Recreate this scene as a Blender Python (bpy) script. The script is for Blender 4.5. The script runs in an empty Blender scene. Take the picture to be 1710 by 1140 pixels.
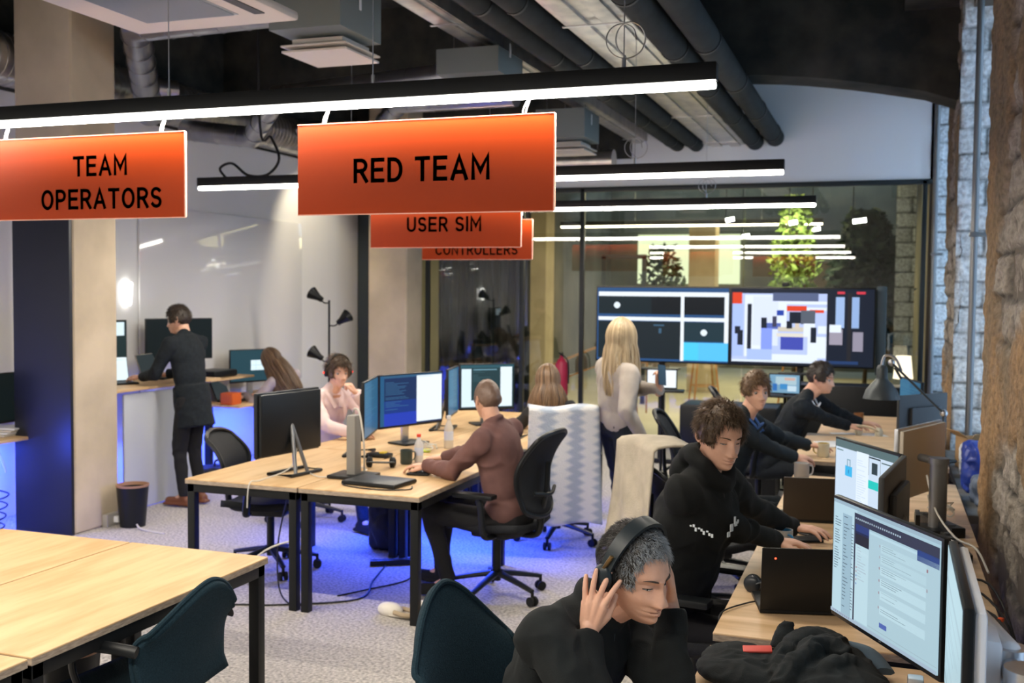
import bpy, bmesh, math, random
from mathutils import Vector, Matrix, Euler, noise, Quaternion
V=Vector; PI=math.pi
rnd=random.Random(7)
scene=bpy.context.scene
col=bpy.data.collections.new('place'); scene.collection.children.link(col)

# ---------------------------------------------------------------- camera
def cam_axes(yaw,pitch,roll):
    w=V((math.sin(yaw)*math.cos(pitch),math.cos(yaw)*math.cos(pitch),math.sin(pitch)))
    r=V((math.cos(yaw),-math.sin(yaw),0)); u=r.cross(w)
    return math.cos(roll)*r+math.sin(roll)*u, -math.sin(roll)*r+math.cos(roll)*u, w
_r,_u,_w=cam_axes(-.339335,-.0478885,.009179)
camd=bpy.data.cameras.new('camera'); cam=bpy.data.objects.new('camera',camd); scene.collection.objects.link(cam)
m=Matrix.Identity(4)
for i in range(3): m[i][0]=_r[i]; m[i][1]=_u[i]; m[i][2]=-_w[i]
m[2][3]=1.9
cam.matrix_world=m
camd.sensor_width=36; camd.lens=1760/1710*36; camd.clip_start=.05; camd.clip_end=200
camd.dof.use_dof=True; camd.dof.focus_distance=3.1; camd.dof.aperture_fstop=4.6
scene.camera=cam
# ---------------------------------------------------------------- world, exposure
vs=scene.view_settings
vs.view_transform='Standard'; vs.look='None'; vs.gamma=1; vs.use_curve_mapping=False; vs.exposure=0.15
world=bpy.data.worlds.new('sky'); scene.world=world; world.use_nodes=True
bg=world.node_tree.nodes['Background']; bg.inputs[0].default_value=(.50,.72,1,1); bg.inputs[1].default_value=1.5

def area(name,loc,rot,sx,sy,power,color,spread=PI):
    l=bpy.data.lights.new(name,'AREA'); l.shape='RECTANGLE'; l.size=sx; l.size_y=sy; l.energy=power; l.color=color; l.spread=spread
    o=bpy.data.objects.new(name,l); col.objects.link(o); o.location=loc; o.rotation_euler=rot; return o
def point(name,loc,power,color,r=.05):
    l=bpy.data.lights.new(name,'POINT'); l.energy=power; l.color=color; l.shadow_soft_size=r
    o=bpy.data.objects.new(name,l); col.objects.link(o); o.location=loc; return o
def spot(name,loc,target,power,color,angle=1.2,r=.05):
    l=bpy.data.lights.new(name,'SPOT'); l.energy=power; l.color=color; l.shadow_soft_size=r; l.spot_size=angle; l.spot_blend=.6
    o=bpy.data.objects.new(name,l); col.objects.link(o); o.location=loc
    o.rotation_euler=(V(target)-V(loc)).to_track_quat('-Z','Y').to_euler(); return o
# daylight from the two windows in the right wall (just inside the panes)
area('window daylight',(.93,7.7,2.4),(0,-PI/2,0),3.4,2.5,110,(.42,.68,1))
area('window daylight',(.93,11.8,2.4),(0,-PI/2,0),3.4,2.0,150,(.42,.68,1))
area('window daylight',(.93,1.6,2.4),(0,-PI/2,0),3.2,1.8,45,(.50,.72,1))
# blue strips under the desks
BLUE=(.03,.08,1)
def blue(x,y,z,p,sx=1.2,sy=.06,rot=(0,0,0)): area('blue strip light',(x,y,z),rot,sx,sy,p,BLUE)
blue(-3.2,7.0,.66,75,1.2,.1); blue(-3.2,8.3,.66,40,1.2,.1)
blue(-6.35,9.6,.70,55,.1,1.2); blue(-6.5,6.4,.68,25,.1,.6,(0,0,0)); blue(.15,3.2,.66,8,.1,1.0)
blue(-6.5,8.2,.45,18,.1,.8)
point('blue strip light',(-6.2,5.65,.55),34,BLUE,.1)
# warm accent spots on the left wall and the meeting room beyond the glass
spot('wall spot',(-6.0,11.2,3.5),(-6.8,11.6,2.4),60,(1,.86,.62),1.5)
area('meeting room light',(-2.6,16.2,3.7),(0,0,0),4,3,140,(1,.84,.45))
area('meeting room light',(-2.6,21.5,3.7),(0,0,0),4,3,190,(1,.85,.48))

# ---------------------------------------------------------------- materials
MATS={}
def mat(name,c,rough=.6,metal=0,noise_c=None,scale=20,detail=3,bump=0,bscale=None,stretch=None,coat=0,alpha=None,contrast=(.35,.65),spec=.35,sheen=0):
    if name in MATS: return MATS[name]
    mt=bpy.data.materials.new(name); mt.use_nodes=True; nt=mt.node_tree; b=nt.nodes['Principled BSDF']
    b.inputs['Base Color'].default_value=(*c,1); b.inputs['Roughness'].default_value=rough; b.inputs['Metallic'].default_value=metal
    b.inputs['Specular IOR Level'].default_value=spec
    if coat: b.inputs['Coat Weight'].default_value=coat
    if sheen: b.inputs['Sheen Weight'].default_value=sheen; b.inputs['Sheen Roughness'].default_value=.5
    tc=nt.nodes.new('ShaderNodeTexCoord'); mp=nt.nodes.new('ShaderNodeMapping'); nt.links.new(tc.outputs['Object'],mp.inputs['Vector'])
    if stretch: mp.inputs['Scale'].default_value=stretch
    n=nt.nodes.new('ShaderNodeTexNoise'); n.inputs['Scale'].default_value=scale; n.inputs['Detail'].default_value=detail
    nt.links.new(mp.outputs[0],n.inputs['Vector'])
    if noise_c is not None:
        r=nt.nodes.new('ShaderNodeValToRGB'); r.color_ramp.elements[0].position=contrast[0]; r.color_ramp.elements[1].position=contrast[1]
        r.color_ramp.elements[0].color=(*noise_c,1); r.color_ramp.elements[1].color=(*c,1)
        nt.links.new(n.outputs[0],r.inputs[0]); nt.links.new(r.outputs[0],b.inputs['Base Color'])
    if bump:
        n2=n
        if bscale:
            n2=nt.nodes.new('ShaderNodeTexNoise'); n2.inputs['Scale'].default_value=bscale; n2.inputs['Detail'].default_value=2
            nt.links.new(mp.outputs[0],n2.inputs['Vector'])
        bp=nt.nodes.new('ShaderNodeBump'); bp.inputs['Strength'].default_value=bump; bp.inputs['Distance'].default_value=.01
        nt.links.new(n2.outputs[0],bp.inputs['Height']); nt.links.new(bp.outputs[0],b.inputs['Normal'])
    MATS[name]=mt; return mt
def emis(name,c,s):
    if name in MATS: return MATS[name]
    mt=bpy.data.materials.new(name); mt.use_nodes=True; nt=mt.node_tree; nt.nodes.remove(nt.nodes['Principled BSDF'])
    e=nt.nodes.new('ShaderNodeEmission'); e.inputs[0].default_value=(*c,1); e.inputs[1].default_value=s
    nt.links.new(e.outputs[0],nt.nodes['Material Output'].inputs[0]); MATS[name]=mt; return mt
def colour_attr(name,strength=1,emit=True,rough=.6):
    if name in MATS: return MATS[name]
    mt=bpy.data.materials.new(name); mt.use_nodes=True; nt=mt.node_tree; b=nt.nodes['Principled BSDF']
    a=nt.nodes.new('ShaderNodeAttribute'); a.attribute_name='Col'
    if emit:
        b.inputs['Base Color'].default_value=(.004,.005,.006,1); b.inputs['Roughness'].default_value=.35; b.inputs['Specular IOR Level'].default_value=.15
        nt.links.new(a.outputs['Color'],b.inputs['Emission Color']); b.inputs['Emission Strength'].default_value=strength
    else:
        nt.links.new(a.outputs['Color'],b.inputs['Base Color']); b.inputs['Roughness'].default_value=rough
    MATS[name]=mt; return mt
def glass_mat(name,tint=(1,1,1),base=.06):
    if name in MATS: return MATS[name]
    mt=bpy.data.materials.new(name); mt.use_nodes=True; nt=mt.node_tree; nt.nodes.remove(nt.nodes['Principled BSDF'])
    t=nt.nodes.new('ShaderNodeBsdfTransparent'); t.inputs[0].default_value=(*tint,1)
    g=nt.nodes.new('ShaderNodeBsdfGlossy'); g.inputs['Roughness'].default_value=.0
    fr=nt.nodes.new('ShaderNodeFresnel'); fr.inputs[0].default_value=1.5
    ad=nt.nodes.new('ShaderNodeMath'); ad.operation='ADD'; ad.inputs[1].default_value=base; nt.links.new(fr.outputs[0],ad.inputs[0])
    mx=nt.nodes.new('ShaderNodeMixShader'); nt.links.new(ad.outputs[0],mx.inputs[0]); nt.links.new(t.outputs[0],mx.inputs[1]); nt.links.new(g.outputs[0],mx.inputs[2])
    nt.links.new(mx.outputs[0],nt.nodes['Material Output'].inputs[0]); MATS[name]=mt; return mt

OAK=mat('oak laminate',(.68,.47,.25),.42,noise_c=(.53,.335,.155),scale=2.2,detail=5,stretch=(7,1,7),bump=.03,contrast=(.3,.62))
OAKX=mat('oak laminate cross',(.70,.50,.31),.42,noise_c=(.50,.33,.17),scale=2.2,detail=5,stretch=(1,7,7),bump=.03,contrast=(.3,.62))
EDGE=mat('laminate edge',(.42,.34,.26),.6,noise_c=(.27,.21,.16),scale=30,stretch=(1,1,6))
BLACK=mat('black metal',(.012,.013,.014),.42,.3)
BPLAST=mat('black plastic',(.0055,.007,.0085),.40)
DPLAST=mat('dark grey plastic',(.05,.053,.056),.5)
MESHB=mat('black mesh fabric',(.016,.018,.022),.8,noise_c=(.006,.007,.009),scale=260,bump=.3)
WHITE=mat('white plastic',(.75,.76,.78),.35)
SILVER=mat('brushed aluminium',(.55,.56,.58),.3,.9)
GREYM=mat('grey metal',(.22,.225,.23),.4,.8)
GALV=mat('galvanised sheet',(.62,.60,.56),.30,.9,noise_c=(.42,.42,.42),scale=7,detail=4,bump=.15,bscale=3)
CONC=mat('dark concrete',(.060,.058,.050),.95,noise_c=(.02,.024,.023),scale=3.0,detail=8,bump=.5,bscale=14)
COLC=mat('pale concrete',(.60,.50,.36),.85,noise_c=(.47,.39,.28),scale=2.2,detail=8,bump=.15,bscale=18)
PLAST=mat('white painted wall',(.80,.80,.79),.5,noise_c=(.77,.77,.76),scale=1.2)
PIPE=mat('black pipe insulation',(.020,.026,.027),.85,noise_c=(.013,.017,.017),scale=6)
ORANGE=mat('orange acrylic',(.44,.050,.005),.45,spec=.2)
OEDGE=mat('pale acrylic edge',(.95,.55,.42),.25)
SKIN=mat('skin',(.72,.43,.31),.48,noise_c=(.64,.355,.25),scale=30,bump=.06,bscale=160,contrast=(.25,.75))
RUBBER=mat('dark rubber',(.01,.01,.01),.8)
CABLE=mat('black cable',(.012,.012,.014),.5); WCABLE=mat('pale cable',(.6,.58,.52),.5)

# ---------------------------------------------------------------- mesh builder
class B:
    def __init__(s): s.bm=bmesh.new()
    def _add(s,geo_verts,M):
        bmesh.ops.transform(s.bm,matrix=M,verts=geo_verts)
    def box(s,c,d,rot=(0,0,0),bev=0,seg=2):
        t=bmesh.new(); bmesh.ops.create_cube(t,size=1); bmesh.ops.scale(t,vec=d,verts=t.verts)
        if bev: bmesh.ops.bevel(t,geom=t.edges[:],offset=min(bev,min(d)*.49),segments=seg,affect='EDGES',profile=.6)
        return s.merge(t,Matrix.Translation(c)@Euler(rot).to_matrix().to_4x4())
    def merge(s,t,M):
        t.verts.index_update(); nv=[s.bm.verts.new(M@v.co) for v in t.verts]
        for f in t.faces: s.bm.faces.new([nv[v.index] for v in f.verts])
        t.free(); return s
    def _mark(s): pass
    n=0
    def cyl(s,p0,p1,r,r2=None,n=16,caps=True):
        p0=V(p0);p1=V(p1); d=p1-p0; L=d.length
        if L<1e-6: return s
        rr=bmesh.ops.create_cone(s.bm,cap_ends=caps,segments=n,radius1=r,radius2=r if r2 is None else r2,depth=L)
        s._add(rr['verts'],Matrix.Translation((p0+p1)/2)@d.to_track_quat('Z','Y').to_matrix().to_4x4()); s._mark(); return s
    def sph(s,c,r,rot=(0,0,0),u=16,v=10,M=None):
        if isinstance(r,(int,float)): r=(r,r,r)
        rr=bmesh.ops.create_uvsphere(s.bm,u_segments=u,v_segments=v,radius=1)
        m3=M if M is not None else Euler(rot).to_matrix()
        s._add(rr['verts'],Matrix.Translation(c)@m3.to_4x4()@Matrix.Diagonal((*r,1))); s._mark(); return s
    def caps(s,p0,p1,r0,r1=None,n=14):
        r1=r0 if r1 is None else r1
        s.cyl(p0,p1,r0,r1,n); s.sph(p0,r0,u=n,v=8); s.sph(p1,r1,u=n,v=8); return s
    def chain(s,pts,n=14):
        for a,b in zip(pts,pts[1:]): s.caps(a[0],b[0],a[1],b[1],n)
        return s
    def tube(s,pts,r,n=8,smooth=True,closed=False,flat=None,cap=True):
        pts=[V(p) for p in pts]
        if smooth and len(pts)>2: pts=spline(pts,6,closed)
        N=len(pts); rings=[]; up=V((0,0,1)); prev=None
        for i,p in enumerate(pts):
            if closed: t=(pts[(i+1)%N]-pts[i-1])
            else: t=pts[min(i+1,N-1)]-pts[max(i-1,0)]
            t.normalize()
            if prev is None:
                a=up.cross(t) if abs(t.z)<.95 else V((1,0,0)).cross(t)
            else: a=prev-t*prev.dot(t)
            a.normalize(); b=t.cross(a); prev=a
            ri=r(i/(N-1)) if callable(r) else r
            fa,fb=(flat if flat else (1,1))
            rings.append([s.bm.verts.new(p+ri*(fa*math.cos(k*2*PI/n)*a+fb*math.sin(k*2*PI/n)*b)) for k in range(n)])
        M_=N if closed else N-1
        for i in range(M_):
            A=rings[i];C=rings[(i+1)%N]
            for k in range(n): s.bm.faces.new((A[k],A[(k+1)%n],C[(k+1)%n],C[k]))
        if not closed and cap:
            s.bm.faces.new(rings[0][::-1]); s.bm.faces.new(rings[-1])
        s._mark(); return s
    def lathe(s,prof,c=(0,0,0),n=28,M=None):
        # prof: list of (r,z) bottom..; closed shapes ok
        rings=[]
        for r,z in prof:
            if r<1e-5: rings.append([s.bm.verts.new((0,0,z))])
            else: rings.append([s.bm.verts.new((r*math.cos(k*2*PI/n),r*math.sin(k*2*PI/n),z)) for k in range(n)])
        for A,C in zip(rings,rings[1:]):
            for k in range(n):
                if len(A)==1 and len(C)==1: break
                if len(A)==1: s.bm.faces.new((A[0],C[(k+1)%n],C[k]))
                elif len(C)==1: s.bm.faces.new((A[k],A[(k+1)%n],C[0]))
                else: s.bm.faces.new((A[k],A[(k+1)%n],C[(k+1)%n],C[k]))
        MM=Matrix.Translation(c)@(M.to_4x4() if M is not None else Matrix.Identity(4))
        s._add([v for R in rings for v in R],MM); s._mark(); return s
    def prism(s,poly,h,M=None,bev=0):
        t=bmesh.new()
        a=[t.verts.new((x,y,0)) for x,y in poly]; b=[t.verts.new((x,y,h)) for x,y in poly]; n=len(poly)
        t.faces.new(a[::-1]); t.faces.new(b)
        for k in range(n): t.faces.new((a[k],a[(k+1)%n],b[(k+1)%n],b[k]))
        if bev: bmesh.ops.bevel(t,geom=t.edges[:],offset=bev,segments=2,affect='EDGES')
        return s.merge(t,M if M is not None else Matrix.Identity(4))
    def grid(s,f,nu,nv,thick=0,closed_u=False):
        # f(u,v)->Vector
        G=[[s.bm.verts.new(f(i/(nu-1 if not closed_u else nu),j/(nv-1))) for j in range(nv)] for i in range(nu)]
        fs=[]
        for i in range(nu if closed_u else nu-1):
            for j in range(nv-1):
                fs.append(s.bm.faces.new((G[i][j],G[(i+1)%nu][j],G[(i+1)%nu][j+1],G[i][j+1])))
        if thick:
            bmesh.ops.recalc_face_normals(s.bm,faces=fs)
            bmesh.ops.solidify(s.bm,geom=fs,thickness=thick)
        s._mark(); return s
    def out(s,name,m,parent=None,kind=None,angle=35,loc=None,rz=0,label=None,recalc=True):
        me=bpy.data.meshes.new(name)
        if recalc: bmesh.ops.recalc_face_normals(s.bm,faces=s.bm.faces[:])
        s.bm.to_mesh(me); s.bm.free()
        me.polygons.foreach_set('use_smooth',[True]*len(me.polygons))
        if angle<180: me.set_sharp_from_angle(angle=math.radians(angle))
        return link(name,me,m,parent,kind,loc,rz,label)
def link(name,me,m,parent=None,kind=None,loc=None,rz=0,label=None):
    o=bpy.data.objects.new(name,me)
    if m is not None:
        me.materials.clear()
        for mm in (m if isinstance(m,(list,tuple)) else [m]): me.materials.append(mm)
    col.objects.link(o)
    if parent is not None: o.parent=parent
    if loc is not None: o.location=loc
    o.rotation_euler.z=rz
    if kind: o['kind']=kind
    if label: o['label']=label
    return o
def spline(pts,k=6,closed=False):
    out=[]; n=len(pts)
    for i in range(n if closed else n-1):
        p0=pts[(i-1)%n] if closed or i>0 else pts[0]; p1=pts[i]; p2=pts[(i+1)%n]; p3=pts[(i+2)%n] if closed or i+2<n else pts[-1]
        for j in range(k):
            t=j/k; out.append(.5*((2*p1)+(-p0+p2)*t+(2*p0-5*p1+4*p2-p3)*t*t+(-p0+3*p1-3*p2+p3)*t**3))
    if not closed: out.append(pts[-1].copy())
    return out
def thing(name,label,cat,loc=(0,0,0),rz=0,group=None):
    o=bpy.data.objects.new(name,None); o.empty_display_size=.1; col.objects.link(o); o.location=loc; o.rotation_euler.z=rz
    return tag(o,label,cat,group)
def tag(o,label,cat,group=None,kind=None):
    o['label']=label; o['category']=cat
    if group: o['group']=group
    if kind: o['kind']=kind
    return o
def struct(b,name,m,**k): return b.out(name,m,kind='structure',**k)
def dup(root,loc,rz,label,group=None):
    def cp(o,par):
        c=o.copy(); col.objects.link(c); c.parent=par
        for ch in [x for x in KIDS.get(o.name,[])]: cp(ch,c)
        return c
    KIDS={}
    for x in bpy.data.objects:
        if x.parent: KIDS.setdefault(x.parent.name,[]).append(x)
    r=cp(root,None); r.location=loc; r.rotation_euler.z=rz; r['label']=label
    if group: r['group']=group
    return r
def arc(cx,cy,rx,ry,a0,a1,n=12):
    return [(cx+rx*math.cos(math.radians(a0+(a1-a0)*i/n)),cy+ry*math.sin(math.radians(a0+(a1-a0)*i/n))) for i in range(n+1)]
GLYPH={'T':(.60,[[(0,1),(.60,1)],[(.30,1),(.30,0)]]),'E':(.54,[[(.54,1),(.0,1),(.0,0),(.54,0)],[(0,.52),(.48,.52)]]),'A':(.70,[[(0,0),(.35,1),(.70,0)],[(.12,.30),(.58,.30)]]),
 'M':(.74,[[(0,0),(0,1),(.37,.32),(.74,1),(.74,0)]]),'R':(.58,[[(0,0),(0,1),(.30,1)]+arc(.30,.74,.27,.26,90,-90)+[(0,.48)],[(.30,.48),(.60,0)]]),'D':(.62,[[(0,0),(0,1),(.24,1)]+arc(.24,.5,.38,.5,90,-90)+[(0,0)]]),
 'O':(.72,[arc(.36,.5,.36,.5,0,360,28)]),'P':(.56,[[(0,0),(0,1),(.28,1)]+arc(.28,.72,.28,.28,90,-90)+[(0,.44)]]),'S':(.56,[arc(.28,.75,.27,.25,35,270,14)+arc(.28,.25,.28,.25,90,-150,14)]),
 'G':(.68,[arc(.36,.5,.36,.5,50,360,22)+[(.40,.5)]]),'U':(.62,[[(0,1),(0,.31)]+arc(.31,.31,.31,.31,180,360,14)+[(.62,1)]]),'I':(.0,[[(0,0),(0,1)]]),'C':(.66,[arc(.36,.5,.36,.5,45,315,22)]),'N':(.62,[[(0,0),(0,1),(.62,0),(.62,1)]]),'L':(.48,[[(0,1),(0,0),(.48,0)]]),' ':(.12,[])}
def text_mesh(txt,size,ext=.0006,stroke=.165,gap=.30):
    """strokes in the local XY plane, centred on x"""
    b=B(); H=size*(1-stroke); sw=size*stroke; x=0; g=gap*size; wid=sum(GLYPH[c][0]*H+g for c in txt)-g
    x=-wid/2
    for c in txt:
        w,strokes=GLYPH[c]
        for st in strokes:
            P=[V((x+px*H,sw/2+py*H,0)) for px,py in st]; P=[q for i,q in enumerate(P) if i==0 or (q-P[i-1]).length>1e-5]; n=len(P); closed=(P[0]-P[-1]).length<1e-6; A=[];C=[]
            for i,p in enumerate(P):
                d0=(p-P[i-1]).normalized() if i>0 else ((P[0]-P[-2]).normalized() if closed else None)
                d1=(P[i+1]-p).normalized() if i<n-1 else ((P[1]-P[0]).normalized() if closed else None)
                if d0 is None: d0=d1
                if d1 is None: d1=d0
                t=(d0+d1).normalized(); nn=V((-t.y,t.x,0)); k=1/max(.45,nn.dot(V((-d1.y,d1.x,0))))
                if (i==0 or i==n-1) and not closed:
                    p=p+(d0*(sw/2) if i==n-1 else -d1*(sw/2))
                A.append(b.bm.verts.new(p+nn*sw/2*k)); C.append(b.bm.verts.new(p-nn*sw/2*k))
            for i in range(n-1): b.bm.faces.new((C[i],C[i+1],A[i+1],A[i]))
        x+=w*H+g
    me=bpy.data.meshes.new('lettering'); bmesh.ops.solidify(b.bm,geom=b.bm.faces[:],thickness=ext); b.bm.to_mesh(me); b.bm.free(); return me
def rects_mesh(W,H,rects,off=.0006,depth0=0,wob=None):
    """rectangles on a screen, in its own XZ plane facing -Y; x,y in 0..1 from top left"""
    me=bpy.data.meshes.new('screen'); vs=[];fs=[];cs=[]
    for k,(x0,y0,x1,y1,c) in enumerate(rects):
        d=-(depth0+off*k) if k<40 else -(depth0+off*40)
        b=len(vs)
        for x,y in ((x0,y1),(x1,y1),(x1,y0),(x0,y0)): vs.append(((x-.5)*W,d,(.5-y)*H))
        fs.append((b,b+1,b+2,b+3)); cs+= [(*c,1)]*4
    me.from_pydata(vs,[],fs); a=me.color_attributes.new('Col','FLOAT_COLOR','CORNER')
    for i,c in enumerate(cs): a.data[i].color=c
    return me
SCREEN=colour_attr('lit screen',1.0)
def mixc(a,b,t): t=max(0,min(1,t)); return tuple(a[i]*(1-t)+b[i]*t for i in range(3))
# ================================================================ the room
XL,XR,YN,YG,ZC=-6.8,.5,-2.6,12.9,4.75
CARPET=mat('speckled carpet',(.60,.56,.50),.95,noise_c=(.27,.255,.235),scale=55,detail=4,bump=.4,bscale=160,contrast=(.34,.66))
struct(B().box(((XL+XR)/2,(YN+YG)/2,-.1),(XR-XL+1,YG-YN,.2)),'floor',CARPET)
FARF=mat('pale resin floor',(.66,.60,.45),.35,noise_c=(.58,.52,.38),scale=1.5)
struct(B().box((-3.2,19.95,-.1),(8.2,14.1,.2)),'floor_2',FARF)
struct(B().box((-3.15,10.4,ZC+.1),(8.3,26.2,.2)),'ceiling',CONC)
struct(B().box((XL-.1,5.15,ZC/2),(.2,15.5,ZC)),'wall_left',PLAST)
OLIVE=mat('olive side wall',(.17,.155,.11),.8,noise_c=(.10,.095,.07),scale=1.2)
struct(B().box((XL-.1,20.05,ZC/2),(.2,14.3,ZC)),'wall_left_beyond',OLIVE)
struct(B().box((XR+.2,20.1,ZC/2),(.3,14.2,ZC)),'wall_right_beyond',OLIVE)
struct(B().box((-3.1,YN-.1,ZC/2),(7.6,.2,ZC)),'wall_near',PLAST)
struct(B().box((-3.1,27.1,ZC/2),(7.6,.2,ZC)),'wall_beyond',mat('olive far wall',(.20,.18,.12),.8,noise_c=(.12,.11,.08),scale=1.5))
# white wall over the glass partition
ZT=3.2
b=B(); b.box(((XL+.62)/2,YG+.08,(ZC+ZT)/2),(.62-XL,.16,ZC-ZT)); struct(b,'wall_far',mat('cool white wall',(.82,.85,.88),.6))
struct(B().box((-6.62,YG+.05,ZT/2),(.34,.1,ZT)),'wall_far_side',mat('dark side panel',(.05,.065,.07),.5))
DARKF=mat('dark frame',(.02,.026,.028),.4)
struct(B().box((XL+.006,5.15,4.12),(.012,15.5,1.26)),'wall_left_upper',CONC)
struct(B().box((-4.9,YG-.02,4.15),(3.8,.04,1.2)),'wall_far_upper',CONC)
# glass partition: frame and panes
b=B(); b.box((-2.95,YG,ZT-.02),(7.0,.06,.06),bev=.005)
for x in (-6.42,-5.75,-4.42,-3.62,.40): b.box((x,YG,ZT/2),(.055,.06,ZT),bev=.005)
b.box((-2.95,YG,.03),(7.0,.06,.06)); struct(b,'trim_1',DARKF)
GL=glass_mat('partition glass',(.93,.96,.93),.035)
k=1
for x0,x1 in ((-6.40,-5.78),(-5.72,-4.45),(-4.40,-3.65),(-3.60,-1.62),(-1.60,.38)):
    b=B(); b.box(((x0+x1)/2,YG,ZT/2),(x1-x0,.012,ZT-.08)); struct(b,'window_%d'%k,GL); k+=1

# ---- rough masonry right wall: displaced surfaces
def brick_mat(name,c1,c2,c3,mortar,bw,bh,white=False):
    mt=bpy.data.materials.new(name); mt.use_nodes=True; nt=mt.node_tree; b=nt.nodes['Principled BSDF']; b.inputs['Roughness'].default_value=.9
    a=nt.nodes.new('ShaderNodeAttribute'); a.attribute_name='Col'
    n=nt.nodes.new('ShaderNodeTexNoise'); n.inputs['Scale'].default_value=30; n.inputs['Detail'].default_value=9
    tc=nt.nodes.new('ShaderNodeTexCoord'); mp=nt.nodes.new('ShaderNodeMapping'); mp.inputs['Scale'].default_value=(1,.6,1); nt.links.new(tc.outputs['Object'],mp.inputs['Vector']); nt.links.new(mp.outputs[0],n.inputs['Vector'])
    mx=nt.nodes.new('ShaderNodeMix'); mx.data_type='RGBA'; mx.blend_type='MULTIPLY'; mx.inputs[0].default_value=.75
    r=nt.nodes.new('ShaderNodeValToRGB'); r.color_ramp.elements[0].position=.3; r.color_ramp.elements[0].color=(.45,.45,.45,1); r.color_ramp.elements[1].position=.62; r.color_ramp.elements[1].color=(1.15,1.15,1.15,1)
    nt.links.new(n.outputs[0],r.inputs[0]); nt.links.new(a.outputs['Color'],mx.inputs[6]); nt.links.new(r.outputs[0],mx.inputs[7]); nt.links.new(mx.outputs[2],b.inputs['Base Color'])
    bp=nt.nodes.new('ShaderNodeBump'); bp.inputs['Strength'].default_value=.9; bp.inputs['Distance'].default_value=.02
    nt.links.new(n.outputs[0],bp.inputs['Height']); nt.links.new(bp.outputs[0],b.inputs['Normal']); MATS[name]=mt; return mt
ROUGH=brick_mat('rough masonry',0,0,0,0,0,0)
def masonry(name,f,U,Vh,du,kind,seed=0,parent=None):
    """f(u,v,d)->point: surface of size U x Vh in metres, d outwards displacement"""
    nu=int(U/du)+1; nv=int(Vh/du)+1; vs=[];cs=[];fs=[]
    for i in range(nu):
        for j in range(nv):
            u=i*U/(nu-1); v=j*Vh/(nv-1)
            if kind=='white': bw,bh,jt=.40,.20,.014
            else: bw,bh,jt=.52,.21,.03
            wu=u+.02*noise.noise(V((u*4,v*4,seed))); wv=v+.014*noise.noise(V((u*5,v*5,seed+5)))
            row=math.floor(wv/bh); uu=wu+(row%2)*bw/2; cu=math.floor(uu/bw)
            e=min((uu/bw-cu)*bw,(1-(uu/bw-cu))*bw,(wv/bh-row)*bh,(1-(wv/bh-row))*bh)
            inb=max(0,min(1,(e-jt*.2)/(jt*.7)))
            h=noise.hetero_terrain(V((u*6+cu*3.1,v*6+row*1.7,seed)),1,2,4,.6)*.008 if False else noise.fractal(V((u*9,v*9,seed)),1,2,4)*.012
            br=noise.cell(V((cu+.5,row+.5,seed+.5)))
            if kind=='white':
                d=inb*.022+h*.6+br*.008; c=mixc((.16,.165,.16),mixc((.62,.66,.68),(.78,.82,.84),br*.5+.5),inb)
            else:
                pl=noise.fractal(V((u*.6,v*.8,seed+9)),1,2,4)   # where old plaster still covers the stone
                t=max(0,min(1,(pl+.16)/.12)); d0=inb*.022+h*2.2+br*.020; d=d0*(1-t)+(.045+h*1.2)*t
                st=mixc((.05,.045,.04),mixc((.22,.19,.155),(.34,.305,.26),br*.5+.5),inb)
                pc=mixc((.31,.19,.09),(.19,.14,.085),noise.noise(V((u*2,v*2,seed+3)))+.45+.28*(v-1.6))
                c=mixc(st,pc,t)
            vs.append(f(u,v,d)); cs.append((*c,1))
    for i in range(nu-1):
        for j in range(nv-1): fs.append((i*nv+j,(i+1)*nv+j,(i+1)*nv+j+1,i*nv+j+1))
    me=bpy.data.meshes.new(name); me.from_pydata(vs,[],fs); a=me.color_attributes.new('Col','FLOAT_COLOR','POINT')
    for k,c in enumerate(cs): a.data[k].color=c
    me.polygons.foreach_set('use_smooth',[True]*len(fs))
    o=link(name,me,ROUGH,parent,'structure'); return o
XB=1.0
def jitter(y,v,s): return .025*noise.noise(V((v*5,s,0)))
# near pier: y -?..6.42, broken edge at the window
def pier(y0,y1,name,seed,du=.03):
    masonry(name,lambda u,v,d:V((XR+.07-d,y0+u+(jitter(0,v,seed) if (u>y1-y0-.05 or (u<.05 and y0>0)) else 0),v)),y1-y0,ZC,du,'rough',seed)
pier(2.5,6.42,'wall_right',1,.025); pier(9.05,10.76,'wall_right_2',2,.03)
struct(B().box((XR+.30,.5,ZC/2),(.42,.3,ZC)),'wall_right_3',CONC)
struct(B().box((XR+.30,-1.5,ZC/2),(.42,2.2,ZC)),'wall_right_4',CONC)
# wall cores behind the rough faces
CORE=mat('wall core',(.12,.10,.08),.9)
b=B()
for y0,y1 in ((2.52,6.38),(9.1,10.72)): b.box(((XR+XB+.2)/2+.03,(y0+y1)/2,ZC/2),(XB+.2-XR-.06,y1-y0,ZC))
for y0,y1 in ((.6,2.55),(6.38,9.1),(10.72,12.95)):
    b.box(((XR+XB+.2)/2+.05,(y0+y1)/2,.31),(XB+.1-XR,y1-y0,.62)); b.box(((XR+XB+.2)/2+.05,(y0+y1)/2,4.45),(XB+.1-XR,y1-y0,.62))
struct(b,'wall_right_core',CORE)
# white block reveals facing the camera side
masonry('wall_reveal',lambda u,v,d:V((XR+.02+u,9.07-d,v)),.55,ZC,.02,'white',5)
masonry('wall_reveal_2',lambda u,v,d:V((XR-.02+u,12.86-d,v)),.58,ZC,.02,'white',6)
masonry('wall_reveal_beyond',lambda u,v,d:V((.12+u,15.2-d,v)),.25,ZC,.025,'white',7)
b=B(); b.box((.8,12.98,ZC/2),(.7,.16,ZC)); struct(b,'wall_right_end',CORE)
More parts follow.
